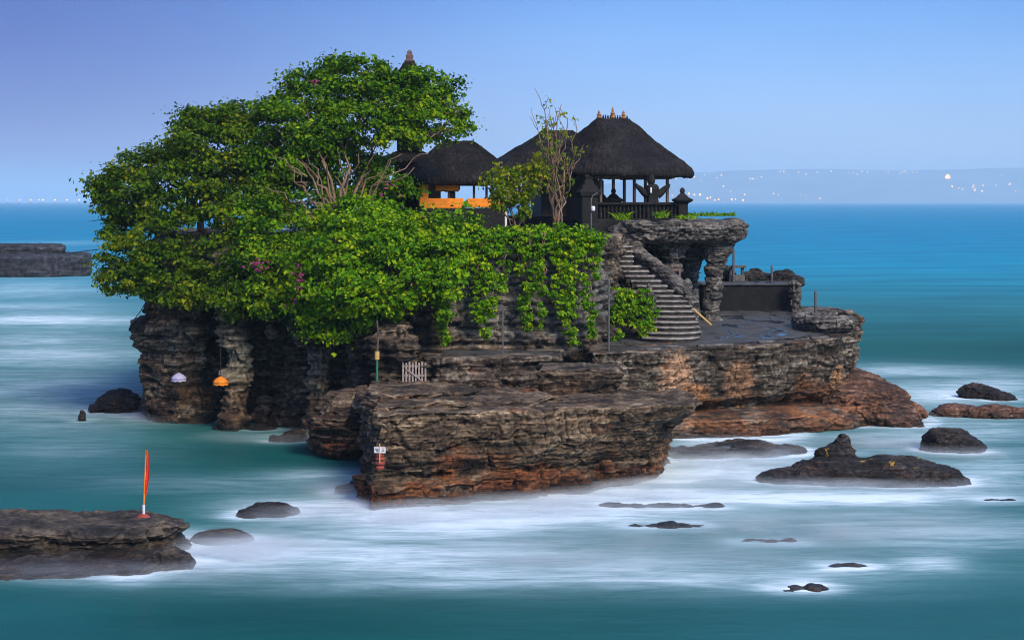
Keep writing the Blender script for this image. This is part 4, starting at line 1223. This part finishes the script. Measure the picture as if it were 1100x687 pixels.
sc_ = W(408, 483, 64.2)
sg = empty('warning_sign', tuple(W(408, 500, 64.2)), 'small white sign over a wrapped red bundle on the left end of the block', 'sign')
MB().box(tuple(sc_), (.42, .04, .22), -.1, .008).build('board', M_WHITE, sg)
MB().box((sc_[0], sc_[1] - .03, sc_[2] - .12), (.035, .05, .7), -.1).build('stake', M_YELLOW, sg)
for k in range(3):
    MB().box((sc_[0] - .11 + .012 * k, sc_[1] - .03, sc_[2] + .055 - .05 * k), (.13 - .02 * k, .012, .014), -.1).build('writing_line', M_DARKSTONE, sg)
    MB().box((sc_[0] + .12, sc_[1] - .035, sc_[2] + .06 - .05 * k), (.11 - .02 * (k % 2), .012, .014), -.1).build('writing_line', M_DARKSTONE, sg)
bd = MB()
for k, (r_, z) in enumerate(((.16, -.66), (.19, -.50), (.18, -.34), (.15, -.2))):
    bd.lathe((sc_[0], sc_[1] + .16, sc_[2] + z), [(.06, -.08), (r_ * .9, -.05), (r_, 0), (r_ * .9, .05), (.06, .08)], 14)
bd.build('bundle', M_ROLL, sg, smooth=True)

# ------------------------------------------------------------------ ropes
def rope(label, pts, r_=.02):
    o = MB().tube([W(*q) for q in pts], r_, 6).build('rope', M_ROPE, None, tuple(W(*pts[0])))
    tag(o, label, 'rope')
rope('thin rope running out from the left tree above the far ledge', [(72, 273, 120), (88, 270, 110), (105, 268, 96)], .03)
rope('loose rope slanting down from the foliage to the left cliff nose', [(158, 322, 89), (151, 334, 89), (145, 342, 89.4)], .025)

# ------------------------------------------------------------------ foliage
def leaf_mesh(cen, outw, size, spread_up=.55, droop=.35, rng=RNG):
    """cen (N,3) leaf positions, outw (N,3) rough outward direction -> quads"""
    n = len(cen)
    nrm = outw * .7 + np.array([0, 0, spread_up]) + rng.normal(0, .55, (n, 3))
    nrm /= np.linalg.norm(nrm, axis=1, keepdims=True)
    d = rng.normal(0, 1, (n, 3)) + outw * .6 + np.array([0, 0, -droop])
    d -= nrm * (d * nrm).sum(1, keepdims=True)
    d /= np.maximum(np.linalg.norm(d, axis=1, keepdims=True), 1e-6)
    s = np.cross(nrm, d)
    L = size * (.5 + 1.0 * rng.random((n, 1)) ** 1.4)
    Wd = L * rng.uniform(.30, .42, (n, 1))
    up = nrm * L * .10
    v = np.stack([cen - d * L * .5, cen + s * Wd + up, cen + d * L * .5 - nrm * L * .12, cen - s * Wd + up], 1).reshape(-1, 3)
    f = np.arange(4 * n).reshape(n, 4)
    return v, f
def lobe_clumps(lobes, dens, seed, back=.45, jit=.22, fill=.25):
    """lobes: (centre xyz, radii xyz). Clump centres over the lobes, outline broken up by noise"""
    rng = np.random.default_rng(seed)
    cs, os_ = [], []
    C = np.array([l[0] for l in lobes]); Rr = np.array([l[1] for l in lobes])
    for c, r_ in zip(C, Rr):
        area = 4 * math.pi * ((r_[0] * r_[1]) ** 1.6 + (r_[0] * r_[2]) ** 1.6 + (r_[1] * r_[2]) ** 1.6) ** (1 / 1.6) / 3 ** (1 / 1.6)
        n = int(area * dens)
        u = rng.normal(0, 1, (n, 3)); u /= np.linalg.norm(u, axis=1, keepdims=True)
        keep = (u[:, 1] < .25) | (rng.random(n) < back)
        u = u[keep]
        rad = 1 + jit * 1.6 * vnoise(u * 2.2 + c, seed) + rng.normal(0, jit * .35, len(u))
        deep = rng.random(len(u)) < fill
        rad = np.where(deep, rad * rng.uniform(.45, .85, len(u)), rad)
        p = c + u * r_ * rad[:, None]
        # drop what lies deep inside another lobe
        inside = np.zeros(len(p), bool)
        for c2, r2 in zip(C, Rr):
            if c2 is c:
                continue
            inside |= (((p - c2) / (r2 * .62)) ** 2).sum(1) < 1
        p, u = p[~inside], u[~inside]
        gap = vnoise(p * .9, seed + 3)                  # holes through the crown
        k = gap > -.45
        cs.append(p[k]); os_.append((u / r_ / np.linalg.norm(u / r_, axis=1, keepdims=True))[k])
    return np.concatenate(cs), np.concatenate(os_)
def clump_leaves(cs, os_, per, rad, size, mat, name, parent=None, seed=0, squash=.52, origin=None, **kw):
    rng = np.random.default_rng(seed)
    n = len(cs)
    k = rng.integers(int(per * .6), int(per * 1.4) + 1, n)
    idx = np.repeat(np.arange(n), k)
    crad = rad * rng.uniform(.6, 1.35, n)
    g = rng.normal(0, 1, (len(idx), 3)); g[:, 2] *= squash
    cen = cs[idx] + g * crad[idx][:, None] * .55
    ow = os_[idx] * .8 + g * .45
    ow /= np.linalg.norm(ow, axis=1, keepdims=True)
    tone = np.clip(rng.random(n)[idx] * .7 + .3 * (vnoise(cs * .5, seed + 5)[idx] * .9 + .5), 0, 1)
    v, f = leaf_mesh(cen, ow, size, rng=rng, **kw)
    return link(name, v, f, mat, parent, origin, False, attrs={'tone': np.repeat(tone, 4)})
def limb(mb, a, b, r0, r1, sag=0.0, wob=.12, n=6, seed=0):
    rng = np.random.default_rng(seed)
    a, b = np.array(a, float), np.array(b, float)
    L = np.linalg.norm(b - a)
    pts = []
    for i in range(n + 1):
        t_ = i / n
        p = a * (1 - t_) + b * t_
        p = p + rng.normal(0, wob * L * .16, 3) * math.sin(math.pi * t_)
        p[2] += sag * L * math.sin(math.pi * t_)
        pts.append(p)
    mb.tube(pts, [r0 * (1 - i / n) + r1 * i / n for i in range(n + 1)], 7)
    return pts
def PL(px, py, Y, rx, ry, rd):
    """lobe from its middle pixel, depth and radii in photo px (x, z) and metres (y)"""
    s = Y / F
    return (W(px, py, Y), np.array((rx * s, rd, ry * s)))
def tree(name, label, cat, base, lobes, fork, mat, dens, per, rad, size, seed, bark=M_BARK, trunk_r=.35, twigs=6, extra=(), group=None, jit=.22, back=.45, fill=.25):
    e = empty(name, tuple(base), label, cat, group)
    mb = MB()
    limb(mb, base, fork, trunk_r, trunk_r * .7, wob=.2, seed=seed)
    rng = np.random.default_rng(seed)
    grown = []
    for i, (c, r_) in enumerate(lobes):
        tip = c - np.array([0, 0, r_[2] * .2])
        st0, r0 = np.array(fork, float), trunk_r * .6
        if i >= 4:                                   # later limbs leave the nearest limb already grown
            L_ = np.array([q for q, _ in grown])
            ds = np.linalg.norm(L_ - tip, axis=1) + 1.2 * np.maximum(0, L_[:, 2] - tip[2] + .3)
            st0, r0 = grown[int(np.argmin(ds))]
            r0 = r0 * .75
        pts = limb(mb, st0, tip, r0, max(.025, r0 * .35), .06, .3, 7, seed + i * 7)
        grown += [(np.array(q), r0 * (1 - .09 * j)) for j, q in enumerate(pts) if j > 1]
        for k in range(twigs):
            u = rng.normal(0, 1, 3); u /= np.linalg.norm(u)
            u[2] = abs(u[2]) * .8 - .15
            u[1] = -abs(u[1]) if rng.random() < .6 else u[1]
            st = pts[rng.integers(3, len(pts))]
            limb(mb, st, c + u * r_ * .92, trunk_r * .2, .022, .03, .4, 5, seed + i * 31 + k)
    for (a, b, r0, r1) in extra:
        limb(mb, a, b, r0, r1, .05, .35, 7, seed + int(abs(a[0] * 100)))
    mb.build('trunk', bark, e, smooth=True)
    cs, os_ = lobe_clumps(lobes, dens, seed, back, jit, fill)
    clump_leaves(cs, os_, per, rad, size, mat, 'crown', e, seed)
    return e

# broad tree on the left end
TL = [PL(226, 158, 93, 42, 30, 2.1), PL(180, 188, 93, 46, 24, 2.0), PL(255, 165, 93.5, 45, 40, 2.2), PL(142, 205, 92.5, 38, 22, 1.7), PL(120, 228, 92.5, 24, 18, 1.3), PL(160, 215, 92, 45, 26, 1.8),
      PL(225, 195, 91.5, 50, 30, 2.0), PL(204, 142, 94, 20, 16, 1.4), PL(225, 127, 94, 26, 16, 1.4), PL(110, 200, 92.6, 16, 9, .9), PL(128, 196, 92.4, 18, 9, .9), PL(275, 140, 94, 22, 20, 1.3), PL(116, 190, 92.6, 10, 6, .5), PL(142, 184, 92.6, 12, 7, .6), PL(168, 163, 93, 12, 8, .6), PL(250, 122, 94, 14, 9, .7), PL(214, 124, 94, 10, 7, .6), PL(120, 248, 92, 14, 8, .6)]
tree('broad_tree', 'broad dark green tree overhanging the left end of the island', 'tree', W(225, 285, 94), TL, W(215, 225, 93.8), M_LEAFD, 1.75, 115, .60, .215, 101, trunk_r=.26, jit=.3,
     extra=[(W(215, 235, 93), W(105, 250, 92.3), .12, .02), (W(215, 225, 93), W(112, 222, 92.3), .12, .02), (W(190, 250, 92.6), W(120, 258, 92), .08, .015), (W(190, 235, 92.6), W(95, 238, 92), .07, .012)])
# tall tree in the middle
TC = [PL(385, 95, 92.5, 48, 28, 2.0), PL(335, 120, 92, 45, 30, 2.0), PL(430, 105, 92.5, 40, 26, 1.9), PL(310, 150, 91.5, 34, 36, 1.9), PL(452, 122, 92, 36, 18, 1.6), PL(385, 130, 91.4, 55, 22, 1.7), PL(465, 110, 92.8, 24, 20, 1.3),
      PL(318, 180, 92.4, 34, 22, 1.2), PL(430, 145, 91.4, 26, 13, 1.1), PL(355, 85, 92.6, 20, 14, 1.2), PL(482, 140, 92, 14, 14, .8), PL(345, 152, 91.6, 34, 14, 1.1), PL(292, 190, 91.6, 20, 30, 1.2), PL(400, 78, 92.6, 26, 12, 1.2), PL(350, 178, 94.5, 60, 26, 1.2), PL(385, 185, 95, 32, 24, 1.2), PL(330, 205, 94.5, 60, 26, 1.2), PL(375, 210, 94.5, 50, 24, 1.2), PL(365, 190, 93.5, 80, 30, 1.2), PL(330, 215, 93, 60, 22, 1.0), PL(375, 225, 92.8, 50, 18, .9),
      PL(488, 118, 92.4, 13, 7, .5), PL(478, 95, 92.6, 12, 9, .6), PL(497, 138, 92, 8, 6, .4), PL(470, 84, 92.8, 12, 7, .5), PL(300, 112, 92, 16, 12, .8), PL(318, 96, 92.3, 12, 9, .6), PL(447, 82, 92.6, 14, 8, .6), PL(362, 72, 92.6, 10, 8, .6), PL(283, 160, 91.2, 10, 20, .6)]
fk = W(365, 232, 90.6)
tree('tall_tree', 'tallest bright green tree with bare fanning branches in the middle of the island', 'tree', W(362, 275, 91), TC, fk, M_LEAF, 1.75, 115, .60, .215, 202, jit=.3, bark=M_TWIG, trunk_r=.17, twigs=7,
     extra=[(fk, W(300, 185, 90), .11, .025), (fk, W(318, 170, 89.6), .1, .02), (fk, W(345, 168, 89.4), .1, .02), (fk, W(385, 165, 89.6), .1, .02), (fk, W(420, 172, 89.8), .09, .02), (fk, W(445, 180, 90), .08, .02), (fk, W(290, 205, 89.8), .08, .02),
            (fk, W(305, 225, 89.4), .07, .02), (W(330, 200, 90), W(300, 170, 89.4), .05, .015), (W(400, 200, 90), W(460, 165, 90.4), .05, .015), (W(385, 205, 90), W(405, 160, 89.4), .05, .015), (W(340, 235, 88.6), W(285, 200, 88.4), .07, .02), (W(345, 240, 88.4), W(300, 232, 88), .06, .02), (W(350, 225, 89), W(330, 165, 88.8), .06, .015), (W(372, 222, 89.4), W(362, 160, 89), .06, .015), (W(385, 222, 89.6), W(432, 165, 89.4), .06, .015), (W(352, 230, 88.8), W(308, 178, 88.6), .06, .015), (W(330, 190, 88.8), W(290, 165, 88.8), .04, .012), (W(460, 150, 91.5), W(498, 115, 92), .05, .012)])

def bush(name, label, cat, lobes, mat, dens, per, rad, size, seed, group=None, stem=True, **kw):
    c0 = lobes[0][0]
    e = empty(name, (c0[0], c0[1] + .8, c0[2] - lobes[0][1][2]), label, cat, group)
    mb = MB()
    b = np.array((c0[0], c0[1] + .8, c0[2] - lobes[0][1][2]))
    for i, (c, r_) in enumerate(lobes):
        limb(mb, b + np.array([.1 * i - .2, .2, 0]), c, .07, .02, 0, .3, 5, seed + i)
    mb.build('stems', M_BARK, e, smooth=True)
    cs, os_ = lobe_clumps(lobes, dens, seed, **kw)
    clump_leaves(cs, os_, per, rad, size, mat, 'foliage', e, seed)
    return e
SHR = 'shrubs spilling over the cliff edge'
bush('cliff_shrub', 'dark green shrub mass spilling over the left cliff under the broad tree', 'shrub',
     [PL(160, 265, 90, 50, 30, 1.6), PL(130, 275, 90.5, 22, 24, 1.2), PL(215, 250, 89.6, 50, 36, 1.8), PL(180, 290, 89.4, 48, 22, 1.3), PL(240, 285, 88.8, 36, 34, 1.4), PL(132, 296, 90, 26, 14, .9), PL(255, 225, 90, 40, 30, 1.5), PL(230, 310, 88.4, 30, 16, .9), PL(146, 247, 90.8, 32, 16, 1.1), PL(205, 306, 87.3, 34, 18, 1.0), PL(165, 306, 88.4, 30, 12, .8), PL(250, 318, 86.2, 26, 20, .9), PL(265, 300, 86.4, 26, 26, .9), PL(120, 305, 90, 14, 8, .6)],
     M_LEAFD, 2.1, 90, .52, .21, 303, SHR)
bush('cliff_shrub', 'mid green shrub with pink flowers hanging between the left shrub and the bright one', 'shrub',
     [PL(300, 255, 88, 40, 36, 1.5), PL(285, 285, 87.2, 28, 32, 1.2), PL(320, 230, 88.4, 38, 24, 1.4), PL(310, 300, 86.6, 26, 28, 1.0), PL(272, 235, 89, 28, 22, 1.2), PL(330, 275, 86.6, 30, 26, 1.1), PL(280, 312, 85.8, 20, 18, .8), PL(300, 325, 85.2, 16, 16, .7), PL(322, 318, 84.6, 18, 22, .8)],
     M_LEAF, 2.1, 90, .52, .21, 304, SHR)
bush('cliff_shrub', 'big lime green shrub bulging over the cliff in the centre', 'shrub',
     [PL(385, 285, 82.8, 55, 38, 1.7), PL(345, 315, 83.2, 34, 30, 1.2), PL(400, 318, 81.8, 50, 26, 1.3), PL(365, 343, 82.6, 28, 22, 1.0), PL(440, 295, 81.8, 45, 34, 1.4), PL(345, 280, 84, 30, 26, 1.2), PL(445, 326, 81.2, 34, 15, .9), PL(400, 255, 84, 50, 26, 1.5), PL(467, 305, 81.6, 26, 26, .9), PL(338, 340, 83.2, 18, 20, .8), PL(330, 300, 83.6, 20, 16, .8), PL(420, 262, 82.6, 30, 20, 1.0)],
     M_LEAFB, 2.2, 90, .50, .22, 305, SHR)
bush('cliff_shrub', 'bright green hedge top below the orange pavilion', 'shrub',
     [PL(455, 255, 83.6, 50, 26, 1.4), PL(412, 240, 85.5, 30, 20, 1.3), PL(492, 255, 83, 24, 24, 1.0), PL(482, 282, 82.4, 22, 26, .8), PL(385, 230, 87, 28, 22, 1.2), PL(500, 246, 84.4, 16, 10, .8)],
     M_LEAFB, 2.2, 90, .50, .21, 306, SHR)
# flowers
def flowers(label, px, py, Y, rx, ry, n, seed):
    rng = np.random.default_rng(seed)
    s = Y / F
    c = W(px, py, Y)
    cs = c + rng.normal(0, 1, (n, 3)) * np.array([rx * s, .2, ry * s])
    o_ = np.tile(np.array([[0, -1., .3]]), (n, 1))
    o = clump_leaves(cs, o_, 9, .14, .11, M_PINK, 'bougainvillea_spray', None, seed, origin=tuple(c))
    tag(o, label, 'flowers', 'pink bougainvillea sprays')
flowers('pink bougainvillea spray highest on the shrub left of centre', 277, 285, 84.9, 5, 7, 14, 1)
flowers('pink bougainvillea spray on the left flank of the lime green shrub', 322, 305, 81.9, 3, 10, 14, 2)
flowers('pink bougainvillea spray lowest, above the cave pillar', 312, 327, 83.2, 3, 5, 8, 3)
flowers('pink bougainvillea spray near the crown of the tall tree', 338, 92, 89.6, 4, 3, 5, 4)
flowers('faint pink bougainvillea spray beside the orange pavilion', 420, 200, 88.5, 6, 8, 6, 5)

# hanging vines
def vine(label, strands, mat, seed, thick=.3, group='vines hanging down the cliff wall', per=26, dens=17.0):
    """strands: (px top, py top, px bottom, py bottom, Y, half width px)"""
    rng = np.random.default_rng(seed)
    top = W(strands[0][0], strands[0][1], strands[0][4])
    e = empty('hanging_vine', tuple(top), label, 'vine', group)
    mb = MB(); cs = []
    for i, (px0, py0, px1, py1, Y, hw) in enumerate(strands):
        a, b = W(px0, py0, Y), W(px1, py1, Y)
        L = np.linalg.norm(b - a)
        n = int(L * dens * max(.5, hw * Y / F * 3.4))
        t_ = rng.random(n) ** 1.15
        wdt = 1.55 * hw * Y / F * (1 - .62 * t_) * (1 + .3 * np.sin(t_ * 11 + i))
        p = a + (b - a) * t_[:, None]
        p[:, 0] += rng.uniform(-1, 1, n) * wdt + .12 * np.sin(t_ * 7 + i * 2)
        p[:, 1] += rng.uniform(-thick, thick * .4, n)
        cs.append(p)
        limb(mb, a, b, .035, .012, 0, .25, 8, seed + i)
        limb(mb, a + np.array([.15, .05, 0]), a * .3 + b * .7, .03, .01, 0, .25, 8, seed + i + 50)
    mb.build('stems', M_TWIG, e, smooth=True)
    cs = np.concatenate(cs)
    clump_leaves(cs, np.tile(np.array([[0, -1., .25]]), (len(cs), 1)), per, .15, .17, mat, 'foliage', e, seed, droop=1.2)
    return e
vine('narrow vine strand hanging lowest beside the lime green shrub', [(484, 285, 478, 372, 82.2, 5), (474, 300, 474, 352, 82.2, 5)], M_LEAFB, 401)
vine('vine curtain left of three on the grey wall, over the cross bar post', [(514, 250, 520, 362, 83.2, 8), (528, 250, 526, 340, 83.2, 7), (540, 250, 541, 312, 83.3, 5)], M_LEAFB, 402)
vine('vine curtain in the middle of the grey wall', [(569, 250, 566, 357, 84.0, 6), (582, 250, 580, 354, 84.0, 4), (558, 250, 557, 300, 84, 4)], M_LEAFB, 403)
vine('vine curtain right of three, longest and next to the stairs', [(606, 250, 614, 370, 84.6, 9), (626, 255, 634, 362, 84.8, 5), (597, 250, 598, 318, 84.6, 5), (640, 262, 641, 300, 85, 4)], M_LEAFB, 404)
vine('thick green vine draped over the wall left of the stairs', [(663, 312, 661, 368, 88.2, 9), (684, 316, 692, 364, 88.4, 11), (674, 309, 672, 338, 88.3, 22), (697, 322, 697, 356, 88.6, 5)], M_LEAFB, 405, per=30)
bush('creeper_mat', 'bright creeper mat along the wall top, the vine curtains hanging from it', 'creeper',
     [PL(525, 252, 84.2, 26, 8, .6), PL(565, 252, 84.7, 28, 8, .6), PL(605, 253, 85.2, 30, 10, .6), PL(633, 260, 85.6, 17, 12, .6), PL(540, 262, 83.9, 14, 8, .4), PL(610, 266, 84.8, 20, 10, .4)], M_LEAFB, 9.0, 30, .26, .18, 406)

# thin trees by the pavilion
def thin_tree(name, label, base, stems, tips, mat, seed, leafiness, size=.16, per=7):
    e = empty(name, tuple(base), label, 'tree')
    rng = np.random.default_rng(seed)
    mb = MB(); ends = []
    for (px, py, Y, r0) in stems:
        pts = limb(mb, base + rng.normal(0, .12, 3) * np.array([1, 1, 0]), W(px, py, Y), r0, r0 * .35, 0, .25, 8, seed + int(px))
        for k in range(tips):
            st = pts[rng.integers(3, 9)]
            u = np.array([rng.normal(0, .35), rng.normal(0, .35), rng.uniform(.4, 1.1)])
            en = st + u * rng.uniform(.5, 1.3)
            q = limb(mb, st, en, r0 * .35, .01, 0, .3, 4, seed + k + int(px) * 3)
            ends += [q[2], q[3], q[4]]
    mb.build('trunk', M_TWIG, e, smooth=True)
    ends = np.array(ends)
    ends = ends[rng.random(len(ends)) < leafiness]
    o_ = rng.normal(0, 1, (len(ends), 3)); o_ /= np.linalg.norm(o_, axis=1, keepdims=True)
    clump_leaves(ends, o_, per, .26, size, mat, 'crown', e, seed)
    return e
thin_tree('bare_tree', 'tall thin nearly bare tree in front of the thatched pavilions', W(597, 250, 86),
          [(585, 118, 86, .06), (598, 122, 86, .06), (610, 128, 86.2, .06), (620, 140, 86, .05), (578, 140, 85.8, .05), (604, 150, 85.6, .05), (592, 165, 85.6, .045), (616, 175, 86, .045), (603, 112, 86.2, .05), (592, 135, 86.4, .05)], 10, M_LEAFY, 501, .30)
thin_tree('leafy_shrub', 'yellow green leafy shrub left of the thin bare tree', W(556, 248, 86.5),
          [(528, 205, 86, .05), (540, 192, 86, .05), (556, 188, 86.2, .05), (572, 190, 86.2, .05), (582, 198, 86, .05), (548, 215, 85.8, .04), (570, 215, 85.8, .04), (532, 225, 86, .04), (578, 180, 86.4, .04)], 8, M_LEAFY, 502, .95, .21, 13)
# grass tufts on the rock canopy
def tuft(label, px, py, Y, wpx, n, seed, hgt=.45):
    rng = np.random.default_rng(seed)
    c = W(px, py, Y); s = Y / F
    v, f = [], []
    for k in range(n):
        b = c + np.array([rng.uniform(-1, 1) * wpx * s, rng.uniform(-.4, .4), 0])
        d = np.array([rng.normal(0, .45), rng.normal(0, .45), rng.uniform(.6, 1.1)]) * hgt * rng.uniform(.5, 1.1)
        sd_ = np.cross(d, [0, 1, 0]); sd_ = sd_ / max(np.linalg.norm(sd_), 1e-6) * .03
        i = len(v)
        v += [b - sd_, b + sd_, b + d * .6 + sd_ * .8, b + d + np.array([d[0] * .5, d[1] * .5, -.1 * hgt]), b + d * .6 - sd_ * .8]
        f.append([i, i + 1, i + 2, i + 3, i + 4])
    o = link('grass_tuft', np.array(v), f, M_LEAFB, None, tuple(c), False, attrs={'tone': rng.random(len(v))})
    tag(o, label, 'grass', 'grass tufts along the rock canopy')
tuft('spiky grass tuft in front of the left part of the balustrade', 669, 236, 95.2, 7, 60, 1, .55)
tuft('spiky grass tuft in front of the statue and balustrade', 711, 234, 95.4, 7, 50, 2, .5)
tuft('long strip of low green grass on the right tip of the rock canopy', 762, 232, 96.4, 28, 260, 3, .28)
tuft('small grass patch between the end pillar and the long strip', 738, 235, 95.5, 10, 60, 4, .25)

# ------------------------------------------------------------------ far lights
def lamp(name, label, group, px, py, Y, r_, mat, cat='light'):
    c = W(px, py, Y)
    if Y > 11000:                                   # sits on the hillside
        for yy in np.linspace(11320, 16500, 500):
            z = H - (py - HY) * yy / F
            if hill_h(np.array([X(px, yy)]), np.array([yy]))[0] - 2 >= z - 4:
                break
        c = W(px, py, yy - 60)
    o = MB().lathe(tuple(c), [(.02, -r_), (r_ * .7, -r_ * .7), (r_, 0), (r_ * .7, r_ * .7), (.02, r_)], 8).build(name, mat, None, tuple(c))
    tag(o, label, cat, group)
rl = random.Random(5)
HILLTOP = [(838, 184), (842, 184), (858, 185), (866, 187), (878, 185), (893, 184), (912, 186), (917, 185), (921, 187), (926, 184), (932, 185), (950, 185), (954, 185), (966, 187), (969, 185), (972, 184), (975, 187), (980, 185), (985, 185)]
for px, py in HILLTOP:
    lamp('town_light', 'tiny pale lamp in the row along the crest of the hazy hill', 'lamps along the hill crest', px, py, 12000, rl.uniform(3.2, 5.5), G_PALE)
MID = [(746, 190), (753, 194), (757, 188), (770, 191), (777, 200), (785, 206), (800, 209), (806, 192), (809, 192), (818, 190), (831, 208), (836, 209), (860, 209), (866, 210), (881, 213), (1046, 199), (1070, 199), (1076, 188), (1085, 197), (1048, 202), (740, 193), (775, 188), (726, 192), (718, 196), (690, 190), (665, 193)]
for px, py in MID:
    lamp('town_light', 'tiny warm lamp scattered on the face of the hazy hill', 'lamps scattered over the hillside', px, py, 12000, rl.uniform(3.2, 5.5), G_WARM if rl.random() < .5 else G_PALE)
SHORE = [(746, 209), (752, 209), (760, 213), (763, 212), (768, 215), (772, 214), (786, 214), (790, 214), (798, 215), (740, 208), (730, 212), (722, 210)]
for px, py in SHORE:
    lamp('town_light', 'orange lamp in the row low along the far shore right of the pavilion', 'lamps along the far shore', px, py, 12000, rl.uniform(4, 7), G_WARM)
lt_ = empty('lit_tower', tuple(W(1018, 203, 11900)), 'brightest orange floodlit tower on the far hill at right', 'tower')
c = W(1018, 203, 11900)
MB().box((c[0], c[1], c[2] + 30), (24, 24, 90), 0, 3).build('shaft', G_ORANGE, lt_)
MB().square((c[0], c[1], c[2] + 75), [(15, 0), (15, 8), (4, 26)]).build('top', G_ORANGE, lt_)
for px, py in ((1023, 200), (1030, 202), (1034, 203), (1045, 201), (1047, 204), (1056, 199), (1055, 205), (1091, 205), (1084, 198)):
    lamp('town_light', 'orange lamp in the cluster right of the floodlit tower', 'lamps beside the floodlit tower', px, py, 12000, rl.uniform(3.5, 6), G_WARM)
for k, px in enumerate((8, 21, 33, 42, 46, 59, 72, 85)):
    Yb = 7000
    c = W(px, 216, Yb); c[2] = 0
    e = empty('fishing_boat', tuple(c), 'far fishing boat on the horizon at left, only its lamp clear', 'boat', 'fishing boats on the horizon')
    MB().add(*loft([[(c[0] - 4, c[1] - 1, .1), (c[0] + 4, c[1] - 1, .1), (c[0] + 4, c[1] + 1, .1), (c[0] - 4, c[1] + 1, .1)], [(c[0] - 6, c[1] - 1.6, 2), (c[0] + 6, c[1] - 1.6, 2), (c[0] + 6, c[1] + 1.6, 2), (c[0] - 6, c[1] + 1.6, 2)]])).build('hull', M_DARKSTONE, e)
    MB().tube([(c[0], c[1], 2), (c[0], c[1], 16)], .3, 6).build('mast', M_DARKSTONE, e)
    MB().lathe((c[0], c[1], 16), [(.2, -2.6), (2.0, -1.7), (2.8, 0), (2.0, 1.7), (.2, 2.6)], 8).build('lamp', G_WARM if k % 3 else G_PALE, e)

# ------------------------------------------------------------------ haze
hm = bpy.data.materials.new('air_haze')
hm.use_nodes = True
for n in list(hm.node_tree.nodes):
    hm.node_tree.nodes.remove(n)
ho = hm.node_tree.nodes.new('ShaderNodeOutputMaterial')
hv = hm.node_tree.nodes.new('ShaderNodeVolumePrincipled')
hv.inputs['Color'].default_value = (.62, .84, .98, 1)
hv.inputs['Density'].default_value = 1 / 7500.0
hv.inputs['Anisotropy'].default_value = 0.0
hm.node_tree.links.new(hv.outputs[0], ho.inputs['Volume'])
MB().box((0, 20000, 134), (68000, 44000, 280)).build('haze', hm, kind='stuff')
